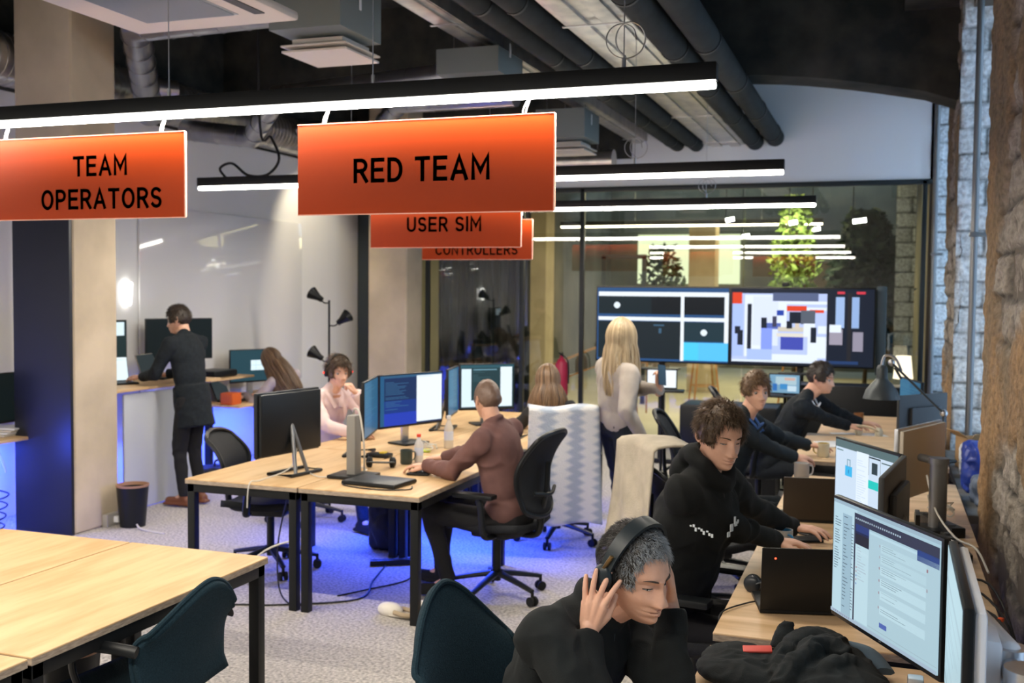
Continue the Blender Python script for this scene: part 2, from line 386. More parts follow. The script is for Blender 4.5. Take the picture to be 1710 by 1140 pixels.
# sills
SILL=mat('stone sill',(.22,.23,.24),.7,noise_c=(.15,.155,.16),scale=9)
b=B(); b.box((.80,7.72,.64),(.66,2.66,.05),bev=.008); struct(b,'trim_2',SILL)
b=B(); b.box((.80,11.8,.64),(.66,2.1,.05),bev=.008); struct(b,'trim_3',SILL)
# windows: frames and panes
for nn,(y0,y1) in enumerate(((6.38,9.05),(10.74,12.86),(.65,2.5))):
    b=B(); x=1.0
    for y in (y0+.03,(y0+y1)/2,y1-.03): b.box((x,y,2.4),(.06,.06,3.5))
    for z in (.68,2.9,4.12): b.box((x,(y0+y1)/2,z),(.06,y1-y0,.06))
    f=struct(b,'window_%d'%(6+nn),DARKF)
    b=B(); b.box((x+.005,(y0+y1)/2,2.4),(.01,y1-y0,3.4)); b.out('pane',glass_mat('window glass',(1,1,1),0),f)
# steel risers in the reveals
def riser(x,y,r,lab):
    t=thing('steel_riser_pipe',lab,'pipe',(x,y,0))
    B().cyl((0,0,.66),(0,0,4.1),r,n=14).out('pipe',GREYM,t)
    b=B(); b.box((.04,.02,2.35),(.1,.1,.03),bev=.004); b.box((0,0,2.35),(.07,.07,.035),bev=.01); b.out('pipe_clamp',GREYM,t)
riser(.615,8.55,.026,'grey vertical steel pipe standing in front of the white block window reveal')
riser(.50,12.6,.03,'thin grey steel pipe in the far window reveal beside the glass partition')

# ---- columns
PANEL=mat('black lacquer panel',(.012,.014,.022),.40)
def column(y,n):
    b=B(); b.box((-6.085,y+.245,ZC/2),(.55,.49,ZC),bev=.015,seg=1); struct(b,'column_%d'%n,COLC)
column(6.44,1); column(12.36,2); column(18.3,3)
t=tag(B().box((-6.085,6.42,1.2),(.545,.03,2.5),bev=.003).out('black_notice_board',PANEL),'glossy black board covering the lower front of the nearest concrete column','panel')
# white duct board on ceiling beam with haunch
b=B(); prof=[(XR+.05,3.55)]+[(XR-2.05*i/10, 3.60+.28*math.sin(PI/2*i/10)) for i in range(1,11)]+[(-6.8,3.95),(-6.8,ZC),(XR+.05,ZC)]
b.prism(prof,.45,Matrix.Translation((0,10.25,0))@Euler((PI/2,0,0)).to_matrix().to_4x4()); struct(b,'ceiling_beam_1',CONC)
b=B(); b.box((-3.2,4.6,4.45),(7.4,.4,.6)); struct(b,'ceiling_beam_2',CONC)
b=B(); b.box((.35,3.6,4.55),(.5,12.3,.45)); struct(b,'ceiling_beam_3',CONC)

# ---- pipes, trays and ducts under the ceiling
def longpipe(x,z,r,lab):
    t=thing('insulated_pipe',lab,'pipe',(x,0,z),0,'black insulated pipes running along the ceiling')
    B().cyl((0,2,0),(0,YG-.02,0),r,n=24).out('pipe',PIPE,t)
    for k in range(7): B().cyl((0,3.1+k*1.55,0),(0,3.13+k*1.55,0),r*1.06,n=24).out('clamp_ring',BLACK,t)
longpipe(-2.43,3.70,.085,'leftmost black insulated pipe under the ceiling, left of the wide galvanised channel')
longpipe(-2.20,3.69,.085,'black insulated pipe touching the left side of the wide galvanised channel')
longpipe(-1.50,3.70,.10,'black insulated pipe between the wide galvanised channel and the outermost pipe')
longpipe(-1.27,3.74,.105,'rightmost black insulated pipe running under the ceiling to the white wall')
def tray(x,w,z,lab,n):
    t=thing('galvanised_channel',lab,'channel',(x,0,z))
    b=B(); b.box((0,7.4,0),(w,11,.05),bev=.004)
    for s in (-1,1): b.box((s*w/2,7.4,.03),(.02,11,.10),bev=.003)
    for k in range(n): b.box((-w/2+w*(k+.5)/n,7.4,-.03),(w/n*.55,11,.03),bev=.008)
    b.out('channel',GALV,t)
    b=B()
    for k in range(6): b.box((0,3+k*1.9,-.048),(w*1.02,.03,.006))
    b.out('joint_band',SILVER,t)
tray(-2.92,.20,3.78,'narrow galvanised metal channel under the ceiling left of all the black pipes',1)
tray(-1.84,.44,3.70,'wide galvanised metal channel between the two pairs of black pipes',2)
# spiral duct
def spiral(name,pts,r,lab,ribs=.12,m=GALV,smooth=False):
    t=thing(name,lab,'duct',pts[0])
    P=[V(p)-V(pts[0]) for p in pts]
    b=B(); b.tube(P,r,20,smooth=smooth)
    for a,c in zip(P,P[1:]):
        d=c-a; n=max(1,int(d.length/ribs))
        for i in range(n):
            q=a+d*(i+.5)/n; dd=d.normalized()*.006; b.cyl(q-dd,q+dd,r*1.025,n=20)
    b.out('duct_body',m,t); return t
DUCT=mat('dull spiral duct',(.42,.42,.44),.28,.95,noise_c=(.28,.28,.31),scale=3)
spiral('spiral_duct',[(-6.575,3.0,3.68),(-6.575,12.0,3.68)],.205,'fat ribbed silver duct running along the top of the left wall',.07,GALV)
spiral('spiral_duct',[(-6.25,7.9,3.45),(-5.35,6.6,3.85),(-3.55,6.5,3.86)],.115,'silver duct with an elbow leading to the nearest grey vent box',.22,DUCT)
spiral('spiral_duct',[(-6.4,8.6,3.42),(-5.65,8.6,3.32),(-5.0,8.0,3.55),(-3.3,7.8,3.60)],.10,'silver duct bending twice on its way to the second vent box',.22,DUCT)
spiral('spiral_duct',[(-6.3,10.6,3.72),(-5.2,10.3,3.6),(-4.6,9.6,3.75),(-3.3,9.4,3.72)],.10,'farthest silver bent duct below the ceiling beam',.22,DUCT)
spiral('spiral_duct',[(-3.8,12.0,3.42),(-3.0,12.0,3.42)],.13,'short silver duct beside the vent boxes near the glass partition',.07,GALV)
_d=bpy.data.objects['spiral_duct.004']
for _x in (.2,.6): B().cyl((_x,0,.12),(_x,0,1.33),.005,n=6).out('hanger_rod',GREYM,_d)
t=thing('duct_valve','round white air valve sticking out of the fat silver duct','air valve',(-6.26,8.3,3.74),math.radians(-38))
B().cyl((0,0,0),(0,-.20,0),.085,n=24).out('collar',DUCT,t); b=B(); b.cyl((0,-.2,0),(0,-.23,0),.115,n=28); b.sph((0,-.23,0),(.08,.025,.08)); b.out('valve_disc',WHITE,t)
# cassette air conditioner
CREAM=mat('cream plastic',(.62,.57,.51),.5)
t=thing('cassette_air_conditioner','big square cream air conditioner panel under the ceiling above the black column panel','air conditioner',(-3.52,4.5,3.36))
b=B(); b.box((0,0,.0),(1.04,1.04,.05),bev=.02); b.out('panel',CREAM,t)
b=B(); b.box((0,0,.17),(.86,.86,.28)); b.out('housing',GREYM,t)
b=B()
for k in range(46): b.box((-.27+k*.012,0,-.03),(.004,.56,.012))
b.box((0,0,-.024),(.58,.60,.006)); b.out('grille',mat('grille grey',(.34,.38,.42),.6),t)
b=B()
for a in (3,):
    M_=Matrix.Rotation(a*PI/2,4,'Z'); n0=b.n; b.box((0,.41,-.026),(.62,.06,.008)); 
    bmesh.ops.transform(b.bm,matrix=M_,verts=list(b.bm.verts)[-8:])
b.out('air_slot',mat('slot dark',(.05,.055,.06),.6),t)
VBOX=mat('vent box grey',(.17,.20,.20),.6)
def ventbox(x,y,z,s,lab,bh=.34):
    t=thing('ceiling_vent_box',lab,'vent',(x,y,z),0,'grey vent boxes with square diffusers hanging under the ceiling')
    B().box((.02,-.1,.10+bh/2),(.50*s,.55*s,bh),bev=.004).out('box',VBOX,t)
    b=B(); b.box((0,0,.0),(.46*s,.46*s,.015),bev=.005); b.box((0,0,.035),(.47*s,.47*s,.012),bev=.004); b.box((0,0,.06),(.36*s,.36*s,.05)); b.out('diffuser',CREAM,t)
    B().box((.02+.25*s+.002,-.12,.30),(.003,.03,.1)).out('paper_label',WHITE,t)
    b=B()
    for sx in (-.2,.2): b.cyl((sx,-.1,.10+bh*.9),(sx,-.1,1.3),.004,n=6)
    b.out('hanger_rod',GREYM,t)
ventbox(-3.42,6.12,3.40,1,'nearest grey vent box with a square cream diffuser, above the big orange RED TEAM sign')
ventbox(-3.0,7.75,3.42,1,'second grey vent box with diffuser, above the right half of the front light bar',.19)
ventbox(-3.05,10.3,3.30,1,'farthest grey vent box with diffuser, right of the RED TEAM sign',.28)

# ---------------------------------------------------------------- linear lamps and hanging signs
LED=emis('led diffuser',(1,.96,.88),22)
FARLED=emis('warm led diffuser',(1,.85,.6),9)
WARM=(1,.90,.76)
def linear_lamp(x0,x1,y,z,power,lab,led=LED,cable=True,hang=(.3,.78)):
    L=x1-x0; t=thing('linear_pendant_lamp',lab,'lamp',(x0,y,z))
    B().box((L/2,0,.045),(L,.06,.07),bev=.004).out('housing',BLACK,t)
    b=B(); b.box((L/2,0,-.005),(L-.01,.052,.03),bev=.012,seg=3); b.out('diffuser',led,t)
    for h in hang: 
        b=B(); b.cyl((L*h,0,.08),(L*h,0,ZC-z),.0025,n=6); b.cyl((L*h,0,.08),(L*h,0,.12),.009,n=8); b.out('suspension_wire',SILVER,t)
    if cable:
        h=L*hang[-1]; r=.07
        b=B(); b.tube([V((h-.02+r*math.cos(a*.7)+.004*a,.01*math.sin(a),.19+r*math.sin(a*.7))) for a in range(16)],.003,6); b.out('coiled_wire',SILVER,t)
    area('lamp light',(x0+L/2,y,z-.03),(0,0,0),L,.06,power,WARM)
    return t
linear_lamp(-6.0,-.64,4.2,2.72,96,'nearest long black light bar, carrying the RED TEAM sign',hang=(.16,.52,.72,.93))
linear_lamp(-5.26,-.65,7.25,2.71,86,'second long black light bar, seen behind the RED TEAM sign')
linear_lamp(-5.2,-.615,10.1,2.72,80,'third long black light bar in front of the glass partition')
linear_lamp(-6.0,-.64,1.2,2.72,140,'unseen light bar added behind the camera to light the front desks',hang=(.2,.8))  # out of view, assumed and added to light the front man and desks
# looping power cable at the left end of the second bar
b=B(); b.tube([(-5.0,7.25,2.78),(-5.06,7.25,2.86),(-4.96,7.27,2.90),(-4.8,7.25,2.80),(-4.62,7.25,2.80),(-4.52,7.26,2.92),(-4.62,7.3,3.10),(-4.72,7.3,3.2),(-4.74,7.3,4.6)],.011,8); tag(b.out('lamp_power_cable',CABLE),'black looping cable on the left end of the second light bar','cable')
INK=mat('dark sign ink',(.035,.016,.010),.5)
def sign(xr,y,zt,lines,lab,w=1.21,h=.40,dx=0):
    t=thing('hanging_sign',lab,'sign',(xr-w/2,y,zt-h))
    B().box((0,0,h/2),(w,.008,h),bev=.001).out('board',ORANGE,t)
    b=B(); b.box((w/2+.003,0,h/2),(.006,.012,h)); b.box((0,0,h+.002),(w,.012,.004)); b.box((0,0,-.002),(w,.010,.004)); b.out('board_edge',OEDGE,t)
    for (txt,zz,sz) in lines:
        me=text_mesh(txt,sz); o=link('lettering',me,INK,t); o.location=(dx,-.0052,zz); o.rotation_euler=(PI/2,0,0); o.scale=(1.0,1,1)
    for s in (-1,1):
        b=B(); b.tube([(s*w*.39,.0,h-.03),(s*w*.39+.01,0,h+.02),(s*w*.39+.03,0,h+.075)],.0035,6)
        b.tube([(s*w*.39,.0,h-.03),(s*w*.39-.004,0,h+.02),(s*w*.39+.025,0,h+.075)],.0035,6); b.out('tie',WHITE,t)
sign(-1.305,4.2,2.635,[('RED TEAM',.135,.108)],'big orange hanging sign reading RED TEAM')
sign(-3.125,4.2,2.635,[('TEAM',.205,.100),('OPERATORS',.045,.100)],'orange hanging sign reading TEAM OPERATORS at the left edge',dx=.115)
sign(-2.50,7.25,2.62,[('USER SIM',.115,.112)],'orange hanging sign reading USER SIM')
sign(-3.36,10.1,2.62,[('CONTROLLERS',.045,.105)],'orange hanging sign reading CONTROLLERS, farthest of the signs')

# ---------------------------------------------------------------- the meeting room beyond the glass
CURT=mat('black pleated curtain',(.014,.018,.018),.8)
b=B(); b.grid(lambda u,v:V((-5.7+1.3*u,13.15+.045*math.sin(u*2*PI*11),.02+3.14*v)),150,4,.01); tag(b.out('curtain',CURT,angle=180),'black pleated curtain behind the glass beside the second column','curtain')
b=B(); b.box((-4.75,26.9,2.75),(2.6,.08,1.25)); t=tag(b.out('glowing_wall_patch',emis('glowing green wall',(.80,.86,.55),1.3)),'glowing panel standing in for the lit wall far behind the glass above the screens','panel')  # emission stands in for the light falling on the far wall
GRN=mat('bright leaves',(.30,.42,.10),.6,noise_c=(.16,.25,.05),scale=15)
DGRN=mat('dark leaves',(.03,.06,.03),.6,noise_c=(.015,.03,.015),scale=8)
def plant(x,y,z,h,w,n,m,lab,ls=.07,pot=True):
    t=thing('indoor_tree',lab,'plant',(x,y,0))
    R=random.Random(int(x*100+y)); b=B()
    for i in range(n):
        a=R.random()*2*PI; rr=w*math.sqrt(R.random()); zz=z+h*R.random(); k=1-abs((zz-z)/h-.45)*1.1
        p=V((rr*k*math.cos(a),rr*k*math.sin(a),zz)); q=Euler((R.random()*3,R.random()*3,R.random()*6)).to_matrix()
        l=ls*(.6+.8*R.random()); vv=[b.bm.verts.new(p+q@V(c)) for c in ((0,-l,0),(l*.4,0,.01),(0,l,0),(-l*.4,0,.01))]; b.bm.faces.new(vv)
    b.out('foliage',m,t,recalc=False)
    b=B(); b.tube([(0,0,.3),(.05,0,z+h*.3),(0,.04,z+h*.8)],lambda s:.035*(1-.7*s),8)
    for i in range(9):
        a=i*2.4; zz=z+h*(.1+.08*i); b.tube([(0,0,zz-.1),(w*.4*math.cos(a),w*.4*math.sin(a),zz+.1),(w*.7*math.cos(a),w*.7*math.sin(a),zz+.16)],.009,6)
    b.out('trunk',mat('bark',(.10,.07,.04),.9),t)
    b=B(); b.lathe([(0,0),(.16,0),(.2,.35),(.185,.35),(.17,.30),(0,.30)]); b.out('pot',DPLAST,t)
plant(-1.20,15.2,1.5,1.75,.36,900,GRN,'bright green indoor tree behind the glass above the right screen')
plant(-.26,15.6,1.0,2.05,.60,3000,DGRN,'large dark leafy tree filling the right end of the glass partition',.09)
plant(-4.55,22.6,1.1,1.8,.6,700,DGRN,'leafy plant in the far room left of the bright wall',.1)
spot('plant spot',(-1.3,14.1,3.4),(-1.2,15.2,2.5),260,(1,.95,.7),.8)
for k,(x,y,z,w) in enumerate(((-2.2,15.5,2.95,.2),(-1.25,14.8,2.85,.18),(-.42,14.6,2.85,.28),(-1.1,17.2,2.9,.2),(-2.4,19,2.9,.2))):
    t=thing('track_spot_light','small white glowing spotlight behind the glass, '+('over the left screen','above the bright tree','right of the bright tree','far behind the bright tree','farthest back')[k],'lamp',(x,y,z))
    B().cyl((0,0,0),(w*.6,0,.02),.03,n=14).out('lens',emis('spot lens',(1,.97,.9),12),t)
    B().cyl((0,0,.03),(0,0,ZC-z),.008,n=8).out('stem',BLACK,t)
linear_lamp(-5.0,-.9,16.5,2.95,60,'warm light bar hanging in the room behind the glass',led=FARLED,cable=False)
# dark door frames, beams and furniture beyond
b=B()
for x in (-4.55,-3.85): b.box((x,17.6,1.25),(.07,.07,2.5))
b.box((-4.2,17.6,2.5),(.77,.07,.07)); t=tag(b.out('black_door_frame',DARKF),'tall black door frame in the room behind the glass','door frame')
b=B(); b.box((-3.3,20.4,1.6),(.5,.5,3.2),bev=.01); struct(b,'column_4',COLC)
b=B(); b.box((-.6,24.6,1.6),(2.2,.6,2.0),bev=.02); tag(b.out('dark_cabinet',mat('dark brown cabinet',(.05,.035,.02),.6)),'large dark cabinet deep in the room behind the right screen','cabinet')
for k,(x,y) in enumerate(((-3.75,15.6),(-2.9,18.2),(-1.3,17.4))):
    t=thing('wooden_high_stool','orange wooden stool frame behind the glass, '+('left of the blonde woman','right of the blonde woman','below the right screen')[k],'stool',(x,y,0),.4*k,'orange stools in the room beyond')
    OW=mat('orange wood',(.42,.20,.06),.5)
    for sx in (-1,1):
        for sy in (-1,1): B().cyl((sx*.22,sy*.2,0),(sx*.15,sy*.14,.78),.016,n=8).out('leg',OW,t)
    B().box((0,0,.79),(.36,.34,.03),bev=.012).out('seat',OW,t)
    B().tube([(-.19,-.17,.3),(.19,-.17,.3),(.19,.17,.3),(-.19,.17,.3)],.01,6,False,True).out('foot_ring',OW,t)
b=B(); b.tube([(-5.3,16.3,.6),(-4.2,16.3,1.05),(-3.5,16.3,1.10)],.02,8); b.tube([(-5.3,16.3,.3),(-4.2,16.3,.75),(-3.5,16.3,.8)],.012,8)
for x,zz in ((-5.2,.62),(-4.2,1.05),(-3.5,1.1)): b.cyl((x,16.3,0),(x,16.3,zz),.014,n=8)
tag(b.out('wooden_handrail',mat('orange wood',(0,0,0))),'orange handrail sloping up behind the glass left of the blonde woman','handrail')
t=thing('fire_extinguisher','red fire extinguisher standing behind the woman with brown hair','extinguisher',(-3.74,12.45,.62))
b=B(); b.lathe([(0,0),(.075,.0),(.08,.03),(.08,.38),(.05,.44),(.025,.46),(.025,.49),(0,.49)]); b.out('cylinder',mat('extinguisher red',(.36,.02,.06),.35),t)
b=B(); b.box((0,-.02,.52),(.03,.12,.02),bev=.005); b.cyl((0,0,.48),(0,0,.53),.02,n=10); b.tube([(0,-.02,.5),(.09,-.04,.42),(.1,-.05,.15)],.01,8); b.out('valve',BPLAST,t)
B().cyl((0,0,-.62),(0,0,0),.05,n=14).out('stand',mat('purple plastic',(.25,.15,.5),.4),t)
# ================================================================ desks
def desk(x0,x1,y0,y1,z,lab,group=None,legs=(1,1,1,1),m=None):
    t=thing('office_desk',lab,'desk',((x0+x1)/2,(y0+y1)/2,0),0,group); w=x1-x0-.006; d=y1-y0-.006
    tt=B().box((0,0,z-.004),(w,d,.008),bev=.002,seg=1).out('tabletop',m or OAK,t)
    B().box((0,0,z-.018),(w-.001,d-.001,.022)).out('edge_band',EDGE,tt)
    b=B(); L=.05
    for s in (-1,1):
        b.box((0,s*(d/2-.035),z-.055),(w-.02,.05,.05),bev=.003); b.box((s*(w/2-.035),0,z-.055),(.05,d-.08,.05),bev=.003)
    b.out('frame',BLACK,t)
    k=0
    for sx in (-1,1):
        for sy in (-1,1):
            if legs[k]: B().box((sx*(w/2-.035),sy*(d/2-.035),(z-.03)/2),(L,L,z-.03),bev=.004).out('leg',BLACK,t)
            k+=1
    return t
desk(-3.215,-2.49,2.565,3.915,.74,'empty foreground oak desk whose black corner leg stands at the aisle','empty foreground oak desks')
desk(-3.965,-3.22,2.565,3.915,.74,'empty oak desk in the foreground nearest the black column panel','empty foreground oak desks')
desk(-3.215,-2.49,1.20,2.555,.74,'oak desk cut off by the bottom left corner of the photo','empty foreground oak desks')
for k,(y0,y1) in enumerate(((5.35,6.75),(6.755,8.15),(8.155,9.5))):
    w=('front','middle','back')[k]
    desk(-4.0,-3.215,y0,y1,.74,'black framed oak desk, left one of the %s pair in the centre island'%w,'centre island desks')
    desk(-3.21,-2.43,y0,y1,.74,'black framed oak desk, right one of the %s pair in the centre island'%w,'centre island desks')
desk(-.53,.33,1.7,3.53,.715,'wooden desk under the dark jacket at the bottom right','wall side desks',m=OAKX)
desk(-.53,.42,3.58,5.25,.74,'wooden desk carrying the black laptop with red light','wall side desks',m=OAKX)
desk(-.53,.44,5.26,6.95,.74,'wooden desk behind the curly haired man, with his dark laptop','wall side desks',m=OAKX)
desk(-.56,.42,7.25,8.70,.79,'wooden desk where the young man in blue shirt rests his hands','wall side desks',m=OAKX)
desk(-.50,.42,8.71,10.4,.76,'wooden desk in front of the dark suited man beside the wall','wall side desks',m=OAKX)
b=B(); b.box((-.30,7.5,.56),(.46,.42,.36),bev=.008); b.box((-.30,7.5,.745),(.48,.46,.008)); tag(b.out('drawer_unit',DPLAST),'dark drawer unit under the end of the young man\'s desk','drawers')
# left wall desks
def plain_desk(c,d,lab,panel=False):
    t=thing('wall_desk',lab,'desk',(c[0],c[1],0)); z=c[2]
    B().box((0,0,z-.012),(d[0],d[1],.025),bev=.004).out('tabletop',OAK,t)
    for s in (-1,1): B().box((0,s*(d[1]/2-.06),(z-.03)/2),(.07,.05,z-.03),bev=.004).out('leg',BLACK if not panel else WHITE,t)
    if panel: B().box((d[0]/2-.05,-.1,z/2-.02),(.02,d[1]*.62,z-.06),bev=.003).out('modesty_panel',mat('pale blue grey panel',(.55,.58,.62),.5),t)
    return t
plain_desk((-6.35,7.78,1.05),(.80,1.5,.03),'tall standing desk with a pale panel where the standing man works',True)
plain_desk((-6.38,9.75,.74),(.80,1.75,.03),'low wall desk with blue light under it where the woman bends over')
plain_desk((-6.5,6.35,.74),(.55,.98,.03),'wall desk with papers at the left edge of the photo, behind the black panel')
t=thing('desk_riser_shelf','small wooden shelf on the low desk behind the standing man','shelf',(-6.40,9.10,.741))
B().box((0,0,.25),(.4,.75,.022),bev=.003).out('board',OAK,t); b=B(); b.box((-.1,0,.12),(.02,.7,.24)); b.out('back_board',WHITE,t)
tag(B().box((-6.40,9.05,1.04),(.3,.4,.07),bev=.02).out('black_box',BPLAST),'black flat box on the small wooden shelf','box')
tag(B().box((-6.15,8.98,.80),(.14,.16,.115),bev=.008).out('orange_box',mat('orange card',(.65,.12,.02),.6)),'small orange box on the low desk beside the standing man','box')

# ================================================================ monitors
def rnd_lines(x0,y0,x1,y1,n,c,R,hh=.5,mn=.3):
    out=[]; h=(y1-y0)/n
    for i in range(n):
        if R.random()<.15: continue
        out.append((x0,y0+i*h,x0+(x1-x0)*(mn+(1-mn)*R.random()),y0+i*h+h*hh,c))
    return out
def ui_mail(R):
    L=(.36,.52,.60); W=(.44,.62,.70); D=(.03,.035,.06); T=(.10,.15,.19)
    r=[(0,0,1,1,L),(0,0,1,.03,(.30,.42,.5)),(0,.03,.25,1,W),(.10,.10,.20,1,(.30,.45,.54))]
    r+=rnd_lines(.02,.13,.085,.62,22,T,R,.3,.4)+rnd_lines(.12,.12,.18,.93,26,T,R,.25,.3)+rnd_lines(.205,.14,.235,.92,30,T,R,.25,.5)
    r+=[(.235,.05,1,.14,D),(.235,.05,.25,.97,D),(.25,.14,.385,.22,(.02,.04,.16)),(.25,.20,.385,.31,(.015,.015,.02)),(.385,.155,.82,.175,W),(.82,.13,1,.215,(.02,.05,.20)),
        (.25,.31,.385,.96,(.46,.64,.71)),(.25,.36,.385,.385,(.5,.66,.74)),(.385,.175,1,.97,(.38,.54,.61))]
    r+=rnd_lines(.27,.33,.37,.62,12,(.35,.42,.5),R,.3,.3)
    for i,c in enumerate(((.35,.03,.05),(.35,.03,.05),(.03,.08,.4),(.35,.03,.05),(.03,.08,.4))): r.append((.257,.50+i*.035,.268,.515+i*.035,c))
    for i,y in enumerate((.22,.31,.40,.50,.60,.72)):
        r.append((.50,y,.90,y+.07,(.48,.66,.73))); r+=rnd_lines(.51,y+.008,.80,y+.06,3,T,R,.3,.25); r.append((.485,y+.01,.495,y+.03,(.3,.12,.15)))
    r+=[(.90,.25,.912,.275,(.25,.03,.05)),(.90,.40,.912,.425,(.25,.03,.05)),(.50,.86,.57,.90,(.03,.06,.35)),(.0,.97,1,1,(.35,.45,.55)),(.39,.94,1,.945,(.3,.4,.45))]
    r+=[(.245+.02*i,.085,.257+.02*i,.10,(.5,.65,.75)) for i in range(22)]
    r+=[(.03+.02*i,.975,.042+.02*i,.992,(.1,.1,.2)) for i in range(9)]
    return r
def ui_lock(R):
    W=(.58,.70,.84); r=[(0,0,1,1,W),(0,0,1,.10,(.10,.16,.17)),(.02,.13,.13,.145,(.1,.2,.2)),(.36,.09,.56,.98,(.74,.84,.96)),(.17,.33,.29,.47,(.05,.45,.80)),(.20,.24,.215,.34,(.2,.35,.45)),(.245,.24,.26,.34,(.2,.35,.45)),(.20,.235,.26,.25,(.2,.35,.45)),(.225,.38,.235,.43,(.02,.1,.3)),
        (.56,.11,.74,.13,(.03,.05,.06)),(.56,.11,.565,.36,(.1,.12,.13)),(.74,.11,.745,.36,(.1,.12,.13)),(.61,.18,.70,.33,(.03,.05,.06)),(.76,.14,.95,.155,(.05,.1,.1)),(.56,.42,.80,.53,(.02,.55,.50))]
    r+=rnd_lines(.38,.2,.53,.9,22,(.55,.66,.8),R,.25,.4)+rnd_lines(.58,.58,.78,.9,14,(.6,.7,.82),R,.25,.4); return r
def ui_code(R):
    r=[(0,0,1,1,(.012,.03,.10)),(0,0,1,.05,(.03,.10,.20)),(0,.50,.58,.75,(.012,.04,.22)),(0,.75,.58,1,(.02,.05,.45)),(.58,.03,1,.97,(.85,.95,1.0)),(0,.0,.06,1,(.02,.10,.22)),(.60,.05,.85,.06,(.5,.6,.7))]
    r+=rnd_lines(.08,.1,.5,.7,20,(.05,.16,.30),R,.3,.2); return r
def ui_dark(R):
    r=[(0,0,1,1,(.02,.05,.06)),(0,0,1,.07,(.03,.10,.13)),(.02,.09,.2,.97,(.72,.88,.97)),(.2,.82,.75,.97,(.72,.88,.97)),(.75,.05,.97,.97,(.80,.93,1.0)),(.24,.1,.68,.12,(.2,.4,.5))]
    r+=rnd_lines(.23,.14,.6,.4,9,(.05,.12,.14),R,.3,.2); return r
def ui_side(R):
    r=[(0,0,1,1,(.02,.10,.19)),(0,0,.5,1,(.03,.13,.24))]; r+=rnd_lines(.05,.1,.9,.8,20,(.05,.18,.28),R,.3,.3); return r
def ui_pale(R):
    r=[(0,0,1,1,(.40,.56,.62)),(0,.9,1,.92,(.2,.3,.35)),(0,.2,1,.24,(.33,.46,.52))]; r+=rnd_lines(.05,.3,.9,.85,14,(.3,.42,.48),R,.3,.3); return r
def ui_half(R): return [(0,0,1,1,(.015,.03,.03)),(.02,.03,.96,.36,(.75,.92,1.0)),(.05,.06,.5,.1,(.4,.6,.7))]
def ui_off(R): return [(0,0,1,1,(.004,.008,.008))]
def ui_win(R): return [(0,0,1,1,(.02,.06,.08)),(.45,.33,.80,.66,(.75,.92,1)),(.56,.33,.565,.66,(.3,.5,.6)),(.45,.49,.8,.5,(.3,.5,.6))]
def monitor(lab,L,R_,ztop,h,ui,zdesk=.74,casing=None,back=None,stand='pillar',bez=.010,thick=.022,curve=0,group=None,strength=1.0,foot=None,tilt=0):
    """L,R_ = the two upper corners (x,y) left and right as seen by whoever faces the screen"""
    L=V((*L,0));R_=V((*R_,0)); d=R_-L; w=d.length; c=(L+R_)/2; rz=math.atan2(d.y,d.x)
    t=thing('monitor',lab,'monitor',(c.x,c.y,zdesk+.001),rz,group); zc=ztop-h/2-zdesk
    T=Matrix.Translation((0,0,zc))@Matrix.Rotation(tilt,4,'X')
    b=B(); b.box((0,thick/2,0),(w,thick,h),bev=.006); oc=b.out('casing',casing or BPLAST,t); oc.matrix_local=T
    if back:
        b=B(); b.box((0,thick+.012,0),(w*.97,.026,h*.95),bev=.012); o=b.out('back_cover',back,t); o.matrix_local=T
    else:
        b=B(); b.box((0,thick+.015,-.02),(w*.62,.03,h*.66),bev=.012); o=b.out('back_cover',casing or BPLAST,t); o.matrix_local=T
    me=rects_mesh(w-2*bez,h-2*bez-.008,ui(random.Random(hash(lab)%97 if False else len(lab))),.0001)
    s=link('screen',me,SCREEN,oc); s.matrix_local=Matrix.Translation((0,-.0012,.004))
    sm=GREYM if stand!='white' else WHITE
    if stand=='pillar':
        B().box((0,.075,zc/2),(.07,.022,zc),bev=.008).out('stand',SILVER,t); B().box((0,.03,.008),(.25,.20,.014),bev=.006).out('foot',BPLAST,t)
        b=B(); b.box((0,.05,zc),(.10,.06,.10),bev=.008); b.out('mount',BPLAST,t)
    elif stand=='fork':
        b=B(); b.chain([((-.0,.05,zc-.02),.014),((-.055,.13,.01),.012)]); b.chain([((0,.05,zc-.02),.014),((.055,.13,.01),.012)]); b.out('stand',GREYM,t)
        b=B(); b.tube([(-.16,.0,.012),(.16,.0,.012),(.14,.17,.012),(-.14,.17,.012)],.011,8,False,True); b.out('foot',BPLAST,t)
    return t
LB=.38
monitor('large screen showing mail windows in the foreground right',(-.137,3.44),(.160,2.915),1.270,LB,ui_mail,.715,stand=None,back=WHITE,bez=.009,strength=1)
lg=bpy.data.objects['monitor']; _m=text_mesh('LG',.011,.0003,.18,.25); _o=link('maker_mark',_m,mat('grey print',(.35,.36,.38),.5),lg); _o.location=(0,-.0015,1.27-LB+.009-.715); _o.rotation_euler=(PI/2,0,0)
monitor('white backed screen seen almost edge on at the bottom right, beside the large mail screen',(.170,2.905),(.165,2.28),1.270,LB,ui_pale,.715,stand=None,back=WHITE,bez=.009)
monitor('screen with a blue padlock picture on a white page',(-.200,5.10),(.075,4.61),1.24,.36,ui_lock)
monitor('dark screen back standing beside the blue padlock screen',(.080,4.60),(-.006,4.00),1.24,.36,ui_pale,casing=DPLAST,stand='fork')
monitor('silver backed screen with an orange sticky note on its back',(.292,6.15),(.060,5.60),1.225,.37,ui_code,casing=SILVER,back=mat('silver back',(.50,.45,.37),.5,.2),stand=None)
monitor('dark screen back standing on the left front desk of the centre island',(-3.50,6.06),(-3.60,5.49),1.262,.40,ui_pale,stand='fork',thick=.03,back=BPLAST)
monitor('blue and white screen facing the man in the mauve shirt',(-3.465,6.91),(-3.225,7.52),1.275,.40,ui_code)
